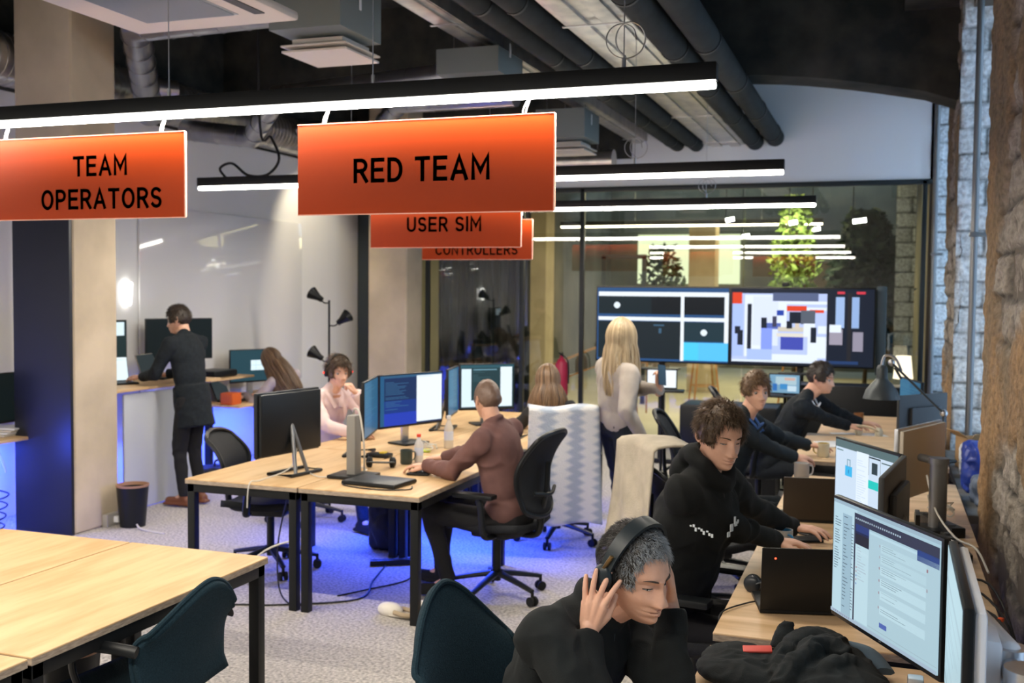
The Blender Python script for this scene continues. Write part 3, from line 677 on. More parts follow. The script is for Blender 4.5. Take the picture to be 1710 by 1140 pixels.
monitor('oblique blue screen touching the left side of the blue and white screen',(-3.285,6.33),(-3.470,6.90),1.275,.40,ui_side,stand='fork')
monitor('oblique dark screen on the island in front of the black curtain',(-3.31,7.84),(-3.42,8.32),1.26,.40,ui_side,stand='fork')
monitor('black and white screen behind the bald head of the man in mauve',(-3.415,8.33),(-3.03,8.66),1.27,.40,ui_dark)
monitor('large dark switched off screen behind the standing man',(-6.62,8.28),(-6.28,8.86),1.605,.40,ui_off,1.05)
monitor('half lit screen between the concrete column and the large dark screen',(-6.70,7.45),(-6.62,8.02),1.60,.40,ui_half,1.05)
monitor('screen with small white windows beside the bending woman',(-6.60,9.62),(-6.35,10.12),1.24,.36,ui_win,.74)
monitor('black screen at the left edge of the photo',(-6.52,6.0),(-6.52,6.62),1.22,.40,ui_off,.74)
monitor('dark blue screen beyond the lamp arm near the wall',(.13,8.9),(.27,8.35),1.25,.36,ui_side,.79,stand='fork')
monitor('dark screen back just behind the silver backed screen',(.40,7.7),(.09,7.30),1.24,.36,ui_side,.79,casing=DPLAST,stand='fork')
t=tag(B().box((0,0,0),(.004,.065,.085)).out('sticky_note',mat('orange paper',(.60,.10,.03),.7)),'orange sticky note stuck on the silver screen back','sticky note')
t.location=(.125,5.66,1.17); t.rotation_euler=(0,.0,math.atan2(.55,.232)-PI/2)
# silver cylinder arm post behind the silver monitor
t=thing('monitor_arm_post','thick dark silver post clamped on the desk behind the silver screen','monitor arm',(.27,5.55,.741))
B().cyl((0,0,.02),(0,0,.33),.042,n=24).out('post',GREYM,t); b=B(); b.cyl((0,0,.33),(0,0,.36),.048,n=24); b.cyl((0,0,.34),(-.08,.12,.34),.02,n=12); b.out('arm',GREYM,t); B().box((-.02,-.02,.01),(.22,.18,.02),bev=.006).out('base_plate',BPLAST,t)
# white arm of the foreground monitors
t=thing('jointed_screen_stand','white and silver jointed arm holding the two foreground screens','monitor arm',(.30,2.36,.716))
B().cyl((0,0,0),(0,0,.36),.038,n=24).out('post',SILVER,t)
b=B(); b.box((0,0,.02),(.12,.12,.03),bev=.008); b.out('clamp',SILVER,t)
b=B(); b.cyl((0,0,.30),(0,0,.42),.050,n=28); b.chain([((0,0,.37),.03),((-.02,.17,.37),.028)]); b.cyl((-.02,.17,.33),(-.02,.17,.41),.040,n=24); b.out('lower_arm',SILVER,t)
b=B(); b.chain([((-.02,.17,.40),.024),((-.06,.50,.38),.024)]); b.box((-.075,.17,.37),(.07,.13,.14),bev=.02); b.out('head',WHITE,t)
t=thing('curved_desk_rail','grey curved metal foot on the desk under the large mail screen','stand',(0,0,.717))
b=B(); b.tube([(-.26,3.16,.01),(-.12,3.10,.018),(0,2.98,.02),(.10,2.82,.02)],.016,8,flat=(1.6,.6)); b.out('foot_rail',mat('dark silver',(.16,.17,.18),.35,.8),t)
b=B(); b.box((.10,2.90,.10),(.04,.04,.18),bev=.006); b.out('upright',SILVER,t)
t=thing('monitor_stand','bare grey upright stand with a cable over its top on the island','monitor stand',(-3.07,5.78,.741))
B().box((0,0,.2),(.065,.09,.38),bev=.018).out('upright',mat('warm grey plastic',(.22,.21,.19),.5),t); B().box((0,0,.012),(.26,.22,.022),bev=.008).out('foot',BPLAST,t)
b=B(); b.tube([(-.02,.05,.1),(-.03,.06,.33),(0,0,.42),(.05,-.02,.40),(.07,.0,.2),(.02,.1,.02)],.006,6); b.out('cable',WCABLE,t)

# ================================================================ big screens on stands
def tvframe(xc,lab,rects,extra=()):
    t=thing('large_display',lab,'display',(xc,11.5,0)); w,h=1.49,.845; zc=1.545
    B().box((0,.03,zc),(w,.05,h),bev=.008).out('casing',BPLAST,t)
    s=link('screen',rects_mesh(w-.03,h-.04,rects,.0001),SCREEN,t); s.location=(0,.0035,zc)
    B().box((0,.08,.75),(.07,.05,1.5),bev=.01).out('stand_post',BLACK,t)
    b=B(); b.box((0,.05,.03),(.9,.06,.05),bev=.01)
    b.box((-.42,.05,.03),(.06,.6,.05),bev=.01); b.box((.42,.05,.03),(.06,.6,.05),bev=.01); b.out('stand_foot',BLACK,t)
    b=B(); b.box((0,-.06,1.06),(.42,.26,.018),bev=.006); b.out('tray',BLACK,t)
    return t
K=(.006,.016,.022); K2=(.012,.035,.05); Wt=(.85,.93,1.0)
r1=[(0,0,1,1,(.02,.08,.22)),(.01,.055,1,.115,Wt),(.01,.115,.42,.36,K),(.42,.115,.65,.36,(.003,.006,.01)),(.01,.40,1,.45,Wt),(.01,.46,.30,.97,K),(.30,.46,.65,.97,(.01,.018,.024)),(.44,.50,.52,.52,(.05,.12,.2)),(.48,.55,.50,.62,(.05,.12,.2)),
    (.645,.08,.67,.99,Wt),(.67,.115,.97,.36,(.003,.006,.01)),(.67,.46,.97,.72,K2),(.97,.08,1,.74,Wt),(.67,.735,1,.98,(.10,.55,1.0)),(.67,.735,.78,.98,(.08,.62,.9))]
def disc(x,y,r,c,asp=1.77): return [(x-r*math.cos(a)/asp*1,y-r*math.sin(a),x+r*math.cos(a)/asp,y+r*math.sin(a),c) for a in (.2,.45,.7,.95,1.2,1.4)]
r1+=disc(.155,.24,.045,(.8,.92,1))+disc(.82,.60,.045,(.8,.92,1))
tvframe(-2.315,'left large screen showing a video call grid with two white dots',r1)
BL=(.42,.55,1.0); WH=(.80,.88,1.0); DK=(.01,.015,.03); OR=(.75,.06,.02)
r2=[(0,0,1,1,DK),(.01,.06,.68,.97,(.50,.60,.95)),(.01,.05,.08,.20,OR),(.10,.08,.30,.9,WH),(.01,.2,.09,.9,BL),(.12,.20,.15,.90,DK),(.16,.10,.34,.75,(.72,.80,1)),(.34,.14,.40,.5,WH),(.30,.05,.62,.16,(.10,.13,.25)),(.36,.16,.80,.20,WH),(.40,.24,.78,.28,WH),(.40,.22,.54,.29,OR),(.56,.27,.66,.31,OR),
    (.33,.28,.38,.35,(.02,.06,.4)),(.42,.30,.50,.45,DK),(.50,.28,.60,.46,(.10,.12,.16)),(.22,.38,.26,.7,DK),(.26,.45,.36,.53,(.10,.15,.5)),(.22,.52,.30,.8,(.25,.35,1.0)),(.34,.50,.58,.56,(.65,.6,.5)),(.33,.58,.55,.63,(.75,.72,.65)),(.36,.63,.52,.80,(.06,.08,.45)),(.52,.45,.60,.62,WH),(.55,.62,.68,.9,WH),(.40,.42,.44,.52,DK),(.46,.45,.49,.52,(.7,.6,.5)),(.57,.50,.61,.70,DK),(.62,.48,.68,.58,WH),(.05,.55,.09,.75,DK),(.03,.5,.07,.6,DK),(.30,.36,.33,.5,(.05,.05,.1)),
    (.12,.80,.30,.97,BL),(.30,.86,.62,.97,WH),(.68,.05,.82,.97,DK),(.74,.10,.80,.5,(.35,.5,.8)),(.70,.52,.79,.72,(.35,.32,.4)),(.70,.46,.78,.56,WH),(.72,.74,.80,.80,DK),(.75,.03,.80,.06,(.7,.05,.08)),(.82,.05,.85,.97,(.02,.02,.025)),(.85,.10,.90,.5,(.30,.45,.75)),(.86,.55,.93,.80,(.30,.28,.36)),(.88,.03,.94,.06,(.7,.05,.08)),(.01,.94,.6,.97,(.75,.85,1)),(.62,.93,.9,.97,(.02,.05,.15))]
tvframe(-.83,'right large screen showing a video picture of the same office',r2)
b=B(); b.box((-.99,11.47,1.995),(.075,.04,.045),bev=.012); b.cyl((-1.0,11.46,2.0),(-1.0,11.445,2.0),.014); tag(b.out('webcam',BPLAST),'small black webcam on top of the right large screen','webcam')
t=thing('standing_display','tall narrow dark display standing at the right end of the large screens','display',(-.03,11.62,0)); B().box((0,0,1.52),(.10,.05,.93),bev=.012).out('casing',mat('blue grey plastic',(.06,.09,.11),.35),t); B().box((0,0,.53),(.05,.05,1.06)).out('post',BLACK,t); B().box((0,0,.02),(.3,.4,.04),bev=.01).out('foot',BLACK,t)
def tablet(loc,lab,rects,tall,rz):
    t=thing('tablet_stand',lab,'tablet',loc,rz)
    o=B().box((0,0,tall),(.31,.012,.20),bev=.004).out('tablet',BPLAST,t); s=link('screen',rects_mesh(.285,.175,rects,.0002),SCREEN,t); s.location=(0,-.008,tall)
    b=B(); b.cyl((0,.03,.02),(0,.03,tall-.1),.016,n=12); b.out('pole',BLACK,t); b=B(); b.box((0,0,tall-.12),(.45,.22,.02),bev=.006); b.out('shelf',BLACK,t); B().cyl((0,.03,0),(0,.03,.02),.2,n=28).out('base',BLACK,t)
tablet((-2.10,10.5,0),'white glowing tablet on a black stand right of the blonde woman',[(0,0,1,1,(.88,.95,1.0))],1.03,.15)
tablet((-.90,10.55,0),'tablet showing a picture, on a stand between the two men in jackets',[(0,0,1,1,(.18,.35,.50)),(.2,.1,.9,.55,(.4,.55,.62)),(.5,.15,.85,.3,(.6,.4,.35)),(.1,.5,.25,.9,(.03,.15,.45)),(.35,.5,.6,.8,(.05,.25,.55)),(.6,.6,.9,.9,(.55,.7,.8))],1.02,-.1)
b=B(); b.box((-1.35,10.1,.43),(.9,.5,.84),bev=.03); tag(b.out('black_cabinet',BPLAST),'low black box cabinet behind the young man in jacket','cabinet')
b=B(); b.box((-.35,11.0,.5),(1.1,.4,1.0),bev=.02); tag(b.out('black_sideboard',BPLAST),'dark sideboard under the right large screen','sideboard')

# ================================================================ chairs
TEAL=mat('petrol wool upholstery',(.015,.037,.052),.9,noise_c=(.009,.024,.035),scale=180,bump=.35,bscale=300,spec=.2)
def star_base(t,r=.31,z=.07,m=BPLAST):
    for k in range(5):
        a=k*2*PI/5+.3; c,s=math.cos(a),math.sin(a)
        b=B(); b.tube([(.03*c,.03*s,z+.075),(r*.55*c,r*.55*s,z+.05),(r*c,r*s,z+.02)],lambda q:.026-.010*q,8,flat=(1.1,.8)); sp=b.out('base_spoke',m,t)
        b=B(); 
        for o in (-.016,.016): b.cyl((r*c-s*o*1.6,r*s+c*o*1.6,.03),(r*c-s*o*.6,r*s+c*o*.6,.03),.029,n=16)
        b.cyl((r*c,r*s,.03),(r*c,r*s,z+.03),.01); b.out('caster',RUBBER,sp)
    B().cyl((0,0,z+.03),(0,0,.40),.026,n=16).out('gas_column',m,t)
def task_chair(lab,x,y,yaw,group='black swivel office chairs',recline=0,m=MESHB,zs=.47,back_h=.55):
    """chair sits with its front toward local +X"""
    t=thing('office_chair',lab,'chair',(x,y,0),yaw,group)
    star_base(t)
    b=B(); b.box((0,0,.41),(.26,.22,.06),bev=.02); b.tube([(-.05,0,.42),(-.27,0,.42),(-.30,0,.58)],.022,10); b.out('mechanism',BPLAST,t)
    b=B(); b.grid(lambda u,v:V((-.25+.50*u,(.5-v)*(.48-.05*u),zs+.03*(2*v-1)**2-.045*max(0,u-.75)**2*16*.5+.012*math.cos(u*6))),14,12,.045); b.out('seat',m,t,angle=180)
    # backrest: frame hoop and tensioned mesh
    def bp(u,v):
        yy=(u-.5)*2; w=.235-.06*abs(v-.55)**1.2*1.6; z=zs+.08+back_h*v-.03*(yy**2)*v+.04*(1-v)*yy*yy
        x=-.26-.03*math.sin(v*PI)*(-1)-.09*v*v-.02-.055*(1-yy*yy)*.8+recline*v
        return V((x+.03*math.sin(v*3.0),yy*w,z))
    B().grid(bp,13,15,.008).out('backrest',m,t,angle=180)
    loop=[bp(0,v/8) for v in range(9)]+[bp(u/6,1)+V((0,0,.012)) for u in range(1,6)]+[bp(1,1-v/8) for v in range(9)]+[bp(1-u/6,0)-V((0,0,.01)) for u in range(1,6)]
    b=B(); b.tube(loop,.015,8,True,True); b.out('back_frame',BPLAST,t)
    zz=zs+back_h*.45; b=B(); b.tube([(-.29,0,.5),(-.335,0,zz),(-.345,0,zs+back_h*.8)],.016,8,flat=(1.6,.8)); b.tube([(-.32,-.15,zz),(-.36,0,zz-.02),(-.32,.15,zz)],.012,8); b.out('spine',BPLAST,t)
    for s in (-1,1):
        b=B(); b.tube([(-.08,s*.2,.42),(-.06,s*.29,.44),(-.04,s*.295,.60),(-.02,s*.29,.655)],.019,8,flat=(1.3,.8)); ar=b.out('arm_support',BPLAST,t)
        b=B(); b.box((.01,s*.28,.675),(.27,.085,.032),bev=.014); b.out('armrest',BPLAST,ar)
    return t
task_chair('black mesh office chair under the man in the mauve shirt',-2.24,6.10,math.radians(173),back_h=.50)
task_chair('black office chair pushed under the front left desk of the island',-3.88,6.12,math.radians(12),back_h=.38)
task_chair('dark office chair of the person in the pink shirt',-4.45,7.55,math.radians(-8),back_h=.42)
task_chair('office chair covered by the long grey and white blanket',-2.31,7.62,math.radians(112),back_h=.36)
task_chair('dark office chair under the young man in the hoodie',-.72,4.42,math.radians(-8),back_h=.26)
task_chair('office chair wearing a beige fleece blanket behind the hooded man',-.95,6.05,math.radians(38),back_h=.37)
task_chair('dark office chair of the young man in jacket and blue shirt',-1.02,6.95,math.radians(5))
task_chair('dark office chair of the dark suited man beside the wall',-.95,8.85,math.radians(8))
task_chair('dark chair by the low blue lit desk under the bending woman',-5.70,9.55,math.radians(170),back_h=.22)
def shell_chair(lab,x,y,yaw,arms,zt=.86,wing=.26,group='petrol blue upholstered chairs'):
    t=thing('shell_chair',lab,'chair',(x,y,0),yaw,group)
    star_base(t,.29)
    def f(u,v):
        s=(u-.5)*2
        # v 0 front edge of seat -> 1 top of back
        if v<.42:
            k=v/.42; X=.23-.42*k; w=.20+.035*math.sin(k*PI); Z=.455-.03*math.sin(k*PI*.9)+.05*abs(s)**2.5*k
        else:
            k=(v-.42)/.58; X=-.19-.03*math.sin(k*PI/2)-.12*k*k*.9; top=(zt-.455)*(1-.34*(1-math.cos(abs(s)*PI*.5))**.9*k); Z=.455-.01+top*k+.04*(1-k)*abs(s)**2
            w=.215+(wing-.215)*math.sin(min(1,k*1.4)*PI/2)*(1-.30*max(0,k-.62)/.38)
            X+=.075*abs(s)**2*math.sin(min(1,k*1.2)*PI/2)
        return V((X,s*w,Z))
    B().grid(f,21,34,.028).out('shell',TEAL,t,angle=180)
    rim=[f(0,v/16)+V((0,-.002,0)) for v in range(17)]+[f(u/10,1) for u in range(1,10)]+[f(1,1-v/16) for v in range(17)]
    B().tube(rim,.010,8,True).out('piping',TEAL,t)
    B().box((0,0,.41),(.2,.2,.03),bev=.01).out('seat_plate',BPLAST,t)
    if arms:
        for s in (-1,1):
            b=B(); b.tube([(-.02,s*.14,.405),(.0,s*.235,.43),(.05,s*.27,.56),(.03,s*.27,.645),(-.08,s*.265,.665),(-.22,s*.25,.66)],.014,10,flat=(1.5,.8)); b.out('armrest',BPLAST,t)
    return t
shell_chair('petrol blue shell chair with black armrests at the oak desk in the bottom left',-2.57,3.17,math.radians(176),True,.87,.23)
shell_chair('petrol blue shell chair behind the man wearing headphones',-.93,2.86,math.radians(-12),False,1.02,.25)
# blankets
def fur_mat():
    mt=mat('grey white wavy fur',(.7,.7,.7),.95,bump=.6,scale=130); nt=mt.node_tree; b=nt.nodes['Principled BSDF']
    tc=nt.nodes.new('ShaderNodeTexCoord'); sx=nt.nodes.new('ShaderNodeSeparateXYZ'); nt.links.new(tc.outputs['Generated'],sx.inputs[0])
    def mth(op,a,c):
        n=nt.nodes.new('ShaderNodeMath'); n.operation=op
        for i,q in enumerate((a,c)):
            if q is None: continue
            if isinstance(q,(int,float)): n.inputs[i].default_value=q
            else: nt.links.new(q,n.inputs[i])
        return n.outputs[0]
    zig=mth('MULTIPLY',mth('PINGPONG',mth('MULTIPLY',sx.outputs[2],14),.5),.14)      # zigzag down the length
    s=mth('SINE',mth('MULTIPLY',mth('ADD',sx.outputs[0],zig),20),None)
    r=nt.nodes.new('ShaderNodeValToRGB'); r.color_ramp.elements[0].position=.25; r.color_ramp.elements[0].color=(.76,.78,.80,1); r.color_ramp.elements[1].position=.85; r.color_ramp.elements[1].color=(.42,.49,.60,1)
    nt.links.new(mth('MULTIPLY_ADD',s,.5),r.inputs[0]); r.inputs[0].links[0].from_node.inputs[2].default_value=.5
    nt.links.new(r.outputs[0],b.inputs['Base Color']); return mt
def blanket(f,nu,nv,m,lab,th=.012):
    b=B(); b.grid(f,nu,nv,th); return tag(b.out('blanket',m,angle=180),lab,'blanket')
FUR=fur_mat()
cy,sy=math.cos(math.radians(112)),math.sin(math.radians(112))
def fb(u,v):
    s=(u-.5)*.50; 
    if v<.12: k=v/.12; lx=-.23-.22*k; z=1.075-.02*(1-k)+.012*math.sin(k*PI)
    else: k=(v-.12)/.88; lx=-.455-.05*k-.015*math.sin(u*9+k*2); z=1.07-.83*k
    s*=1+.10*(v)
    return V((-2.31+lx*cy-s*sy,7.62+lx*sy+s*cy,z+.012*math.sin(u*7)))
blanket(fb,24,40,FUR,'long grey and white fluffy blanket hanging over a chair back')
BEI=mat('beige fleece',(.52,.46,.36),.95,noise_c=(.42,.37,.29),scale=9,bump=.4,bscale=120)
ca,sa=math.cos(math.radians(38)),math.sin(math.radians(38))
def fc(u,v):
    s=(u-.5)*.46*(1+.2*v)
    if v<.15: k=v/.15; lx=-.20-.24*k; z=1.085+.01*math.sin(k*PI)
    else: k=(v-.15)/.85; lx=-.45-.05*k-.03*math.sin(u*11+k*3)*k; z=1.085-.72*k
    return V((-.95+lx*ca-s*sa,6.05+lx*sa+s*ca,z-.05*abs(u-.5)))
blanket(fc,24,30,BEI,'beige fleece blanket hanging over a chair back behind the hooded man')
# ================================================================ people
def sm(a,b,x): t=max(0,min(1,(x-a)/(b-a))); return t*t*(3-2*t)
def gs(x,s): return math.exp(-.5*(x/s)**2)
def remesh(b,vox,smooth,name='tmp'):
    me=bpy.data.meshes.new(name); b.bm.to_mesh(me); b.bm.free()
    o=bpy.data.objects.new(name,me); scene.collection.objects.link(o)
    m_=o.modifiers.new('r','REMESH'); m_.mode='VOXEL'; m_.voxel_size=vox; m_.use_smooth_shade=True
    if smooth: s_=o.modifiers.new('s','SMOOTH'); s_.factor=.5; s_.iterations=smooth
    dg=bpy.context.evaluated_depsgraph_get(); dg.update()
    r=bpy.data.meshes.new_from_object(o.evaluated_get(dg)); bpy.data.objects.remove(o); bpy.data.meshes.remove(me); return r
def wrinkle(me,amp,sc,seed,centres=()):
    me.update(); n=[v.normal.copy() for v in me.vertices]
    for v,nn in zip(me.vertices,n):
        p=v.co; a=amp
        for c,r,k in centres: a+=k*math.exp(-((p-c).length/r)**2)
        q=V((p.x*sc,p.y*sc,p.z*sc*.8+seed)); w=noise.noise(q+1.4*V((noise.noise(q*.7),noise.noise(q*.7+V((5,0,0))),0)))
        v.co=p+nn*(a*(1-abs(w)*3.2)*.8)
# ---- the head: local frame x=right hand side, y=forward, z=up, origin between the ears
def head_pt(x,y,z,face=1,jaw=1.0,fem=0):
    """x,y,z on unit sphere -> position"""
    W=.0765; D0=.098; H=.122
    X=W*x*(1-.06*abs(y)); Y=D0*y; Z=H*z
    if y<0: Y=.102*y
    if z<0:
        t=sm(0,1,-z); X*=1-(.40+.08*fem)*t**1.3*jaw; 
        if y<0: Y*=1-.45*t
        Y+=.030*t
        if y>0: Y+=.012*t*y
    else:
        X*=1+.05*math.sin(z*PI*.9)*(1 if y<.2 else .5); Z*=1-.02*y
    if y>0: # flatten front
        Y-=.006*gs(x,.5)*gs(z-.55,.3)
    if face and y>0.05:
        f=sm(.05,.5,y)
        ax=abs(X)
        Y+=f*(.0055*gs(Z-.024,.008)*gs(ax-.026,.020)                       # brow ridge
          -.0125*gs(ax-.031,.0145)*gs(Z-.003,.0125)-.004*gs(ax-.016,.006)*gs(Z-.006,.010)   # eye sockets
          +.0065*gs(ax-.031,.0095)*gs(Z-.001,.0072)                         # eyeball under the lid
          -.0022*gs(ax-.031,.011)*gs(Z-.0095,.0016)
          +.0045*gs(ax-.043,.016)*gs(Z+.028,.014)                           # cheek bones
          -.003*gs(ax-.050,.012)*gs(Z+.055,.018))
        # nose
        if Z<.024 and Z>-.052:
            k=sm(.024,-.036,Z); am=.005+.0150*k**1.1; sg=.0072+.0066*k**2
            cut=1-sm(-.038,-.047,Z); Y+=f*am*(gs(X,sg)*.88+.12*gs(X,sg*1.5))*cut
            Y+=f*.0085*gs(ax-.0135,.0052)*gs(Z+.0375,.0065)
        Y+=f*(-.0022*gs(X,.005)*gs(Z+.051,.004))
        mw=gs(X,.018)
        Y+=f*(.0046*mw*gs(Z+.0575,.0045)-.0050*gs(X,.020)*gs(Z+.0625,.0016)+.0050*gs(X,.0150)*gs(Z+.0685,.0050)-.0042*gs(X,.02)*gs(Z+.0795,.0048)+.0105*gs(X,.020)*gs(Z+.097,.014))
        Y-=f*.0011*gs(ax-.031-.35*(-.045-Z),.0045)*gs(Z+.052,.012)             # nasolabial fold
    return V((X,Y,Z))
def head_mesh(b,T,nu,nv,face=1,jaw=1.,fem=0,ears=True):
    """adds head to builder b under transform T (4x4). denser toward the face"""
    rings=[]
    for j in range(nv+1):
        th=PI*j/nv; z=math.cos(th); r=math.sin(th); row=[]
        if j in (0,nv): row=[b.bm.verts.new(T@head_pt(0,0,z,face,jaw,fem))]
        else:
            for i in range(nu):
                a=2*PI*i/nu; a=a-.42*math.sin(a)      # a=0 is the face, samples crowd there
                row.append(b.bm.verts.new(T@head_pt(r*math.sin(a),r*math.cos(a),z,face,jaw,fem)))
        rings.append(row)
    for j in range(nv):
        A,C=rings[j],rings[j+1]
        for i in range(nu):
            k=(i+1)%nu
            if len(A)==1: b.bm.faces.new((A[0],C[k],C[i]))
            elif len(C)==1: b.bm.faces.new((A[i],A[k],C[0]))
            else: b.bm.faces.new((A[i],A[k],C[k],C[i]))
    if ears:
        for s in (-1,1):
            def ef(u,v):
                a=u*2*PI; rr=.5+.5*v; q=V((0,-.012+.017*math.cos(a)*rr-(.004*math.sin(a)*rr),.030*math.sin(a)*rr*(1 if math.sin(a)>0 else .95)-.006))
                rim=.010*gs(v-.62,.25)+.004; q.x=s*(.0715+rim+.010*max(0,-math.cos(a))*v-(.006*(1-v))); return T@q
            n0=len(b.bm.verts); b.grid(ef,20,8,.0035,closed_u=True)
            b.sph(T@V((s*.0705,-.010,-.006)),(.010,.014,.026),M=T.to_3x3().normalized(),u=12,v=8)
def headT(pos,yaw,pitch=0,roll=0,s=1.0):
    R=Matrix.Rotation(yaw-PI/2,4,'Z')@Matrix.Rotation(roll,4,'Y')@Matrix.Rotation(-pitch,4,'X')
    return Matrix.Translation(pos)@R@Matrix.Scale(s,4)
# ---- hair
def colfun(c1,c2,c3=None,split=None):
    return c1,c2
def short_hair(T,c1,c2,n,L,parent,line=.45,fringe=0.0,gray=None,rseed=3,th=.0009,up=.35,sweep=(0,0,0),back=-.62,side=-.12,fem=0,jaw=1.,base=.008):
    R=random.Random(rseed); vs=[];fs=[];cs=[]
    def mask(x,y,z):
        # hairline on unit sphere
        if y>0.0:
            lim=line-.10*fringe+ (.0 if abs(x)<.45 else -(abs(x)-.45)*.9)
            if abs(x)>.80: lim=side-.12*(1-y)
            return z-lim
        lim=side+(back-side)*sm(0,.75,-y)
        return z-lim
    # scalp shell
    nu,nv=72,44; grid={}; keep={}
    for j in range(nv+1):
        ph=PI*j/nv*.80; z=math.cos(ph); r=math.sin(ph)
        for i in range(nu):
            a=2*PI*i/nu; x,y=r*math.sin(a),r*math.cos(a); mk=mask(x,y,z)+.05*noise.noise(V((x*7,y*7,z*7+rseed)))
            k=sm(-.04,.10,mk); p=head_pt(x,y,z,0,jaw,fem); n_=p.normalized()
            d=(base*(k)-.004*(1-k))+k*.004*noise.noise(V((x*9,y*9,z*9+rseed)))
            keep[i,j]=mk>-.07; grid[i,j]=len(vs); vs.append(T@(p+n_*d))
            g=R.random(); c=mixc(c1,c2,g*.5); cs.append(c)
    for j in range(nv):
        for i in range(nu):
            k=(i+1)%nu
            if keep[i,j] or keep[k,j]: fs.append((grid[i,j],grid[k,j],grid[k,j+1],grid[i,j+1]))
    cnt=0
    while cnt<n:
        z=R.uniform(-.75,1); a=R.uniform(0,2*PI); r=math.sqrt(1-z*z); x,y=r*math.sin(a),r*math.cos(a)
        if mask(x,y,z)<R.uniform(-.02,.05): continue
        cnt+=1; p=head_pt(x,y,z,0,jaw,fem); nn=p.normalized(); p=p+nn*.003
        flow=V((x*.3,y*.2+(.8 if y>0 else -.2),-.9+.5*z))+V(sweep)*(1 if z>.3 else .3)
        flow=flow-nn*flow.dot(nn); 
        if flow.length<1e-3: flow=V((0,1,0))
        flow.normalize(); cl=V((noise.noise(V((x*6,y*6,z*6+rseed))),noise.noise(V((x*6+9,y*6,z*6))),noise.noise(V((x*6,y*6+9,z*6)))))
        d=(flow*(1-up)+nn*up*(.6+.8*max(0,z))+cl*.9+V((R.gauss(0,.18),R.gauss(0,.18),R.gauss(0,.18)))).normalized()
        l=L*(.7+.6*R.random())*(.45+.55*sm(-.3,.4,z))
        mid=p+d*l*.5+nn*.001; tip=p+d*l+flow*l*.25-nn*l*.12
        sd=d.cross(nn).normalized()*th*(1+R.random()); b0=len(vs)
        if gray: g=gray(x,y,z,R); c=mixc(c1,gray.col,g)
        else: c=mixc(c1,c2,R.random()*.9+.25*cl.x)
        for q,wd in ((p,1),(mid,.9)):
            for k in range(3):
                aa=k*2*PI/3; vs.append(T@(q+wd*(sd*math.cos(aa)+nn*th*math.sin(aa)))); cs.append(c)
        vs.append(T@tip); cs.append(mixc(c,(1,1,1),.04))
        for k in range(3):
            kk=(k+1)%3; fs.append((b0+k,b0+kk,b0+3+kk,b0+3+k)); fs.append((b0+3+k,b0+3+kk,b0+6))
    me=bpy.data.meshes.new('hair'); me.from_pydata(vs,[],fs); at=me.color_attributes.new('Col','FLOAT_COLOR','POINT')
    for i,c in enumerate(cs): at.data[i].color=(*c,1)
    me.polygons.foreach_set('use_smooth',[True]*len(fs))
    return link('hair',me,HAIRM,parent)
HAIRM=colour_attr('hair',emit=False,rough=.42)
def long_hair(T,c1,c2,parent,length,seed=1,n=420,open_ang=1.0,flare=.03,dirw=(0,0,-1),dirdown=None,out=.012,th=.0028,lean=(0,0,0),squash=1.0):
    """strands parted at the crown, hugging the head then hanging down"""
    R=random.Random(seed); b=B(); cols=[]
    vs=[];fs=[];cs=[]; Ti=T.to_3x3().inverted(); down=(Ti@V(dirw)).normalized() if dirdown is None else V(dirdown)
    def strand(a,t0,layer,c,wd,ln):
        # a: angle round head (0=face), t0: start polar angle
        P=[]; 
        for k in range(7):
            th=t0+(1.72-t0)*k/6; z=math.cos(th); r=math.sin(th); p=head_pt(r*math.sin(a),r*math.cos(a),z,0); P.append(p+p.normalized()*(out+layer))
        e=P[-1]; o=V((e.x,e.y,0)); o=o.normalized() if o.length>0 else V((0,-1,0))
        for k in range(1,8):
            q=k/7; P.append(e+down*ln*q+o*(flare*math.sin(q*2.2)-.02*q)+V(lean)*q*ln+V((.006*math.sin(q*5+a*9+layer*900),.006*math.cos(q*4+a*7),0)))
        b0=len(vs); N=len(P)
        for k,p in enumerate(P):
            tt=(P[min(k+1,N-1)]-P[max(k-1,0)]).normalized(); s_=tt.cross(V((p.x,p.y,0.001)).normalized()).normalized(); nn=s_.cross(tt)
            w=wd*(1 if k<N-3 else (.75 if k<N-1 else .25))
            for g in range(4):
                aa=g*PI/2; vs.append(T@(p+s_*w*2.2*math.cos(aa)+nn*w*math.sin(aa))); cs.append(mixc(c,c2,.25*k/N))
        for k in range(N-1):
            for g in range(4): gg=(g+1)%4; fs.append((b0+k*4+g,b0+k*4+gg,b0+k*4+4+gg,b0+k*4+4+g))
    for i in range(n):
        a=open_ang+(2*PI-2*open_ang)*R.random(); c=mixc(c1,c2,max(0,min(1,.5+.55*noise.noise(V((a*5,seed,0)))+R.gauss(0,.22))))
        strand(a,R.uniform(.03,.3),R.uniform(-.004,.008),c,th*(.7+.6*R.random()),length*(.88+.16*R.random()))
    me=bpy.data.meshes.new('hair'); me.from_pydata(vs,[],fs); at=me.color_attributes.new('Col','FLOAT_COLOR','POINT')
    for i,c in enumerate(cs): at.data[i].color=(*c,1)
    me.polygons.foreach_set('use_smooth',[True]*len(fs))
    return link('hair',me,HAIRM,parent)
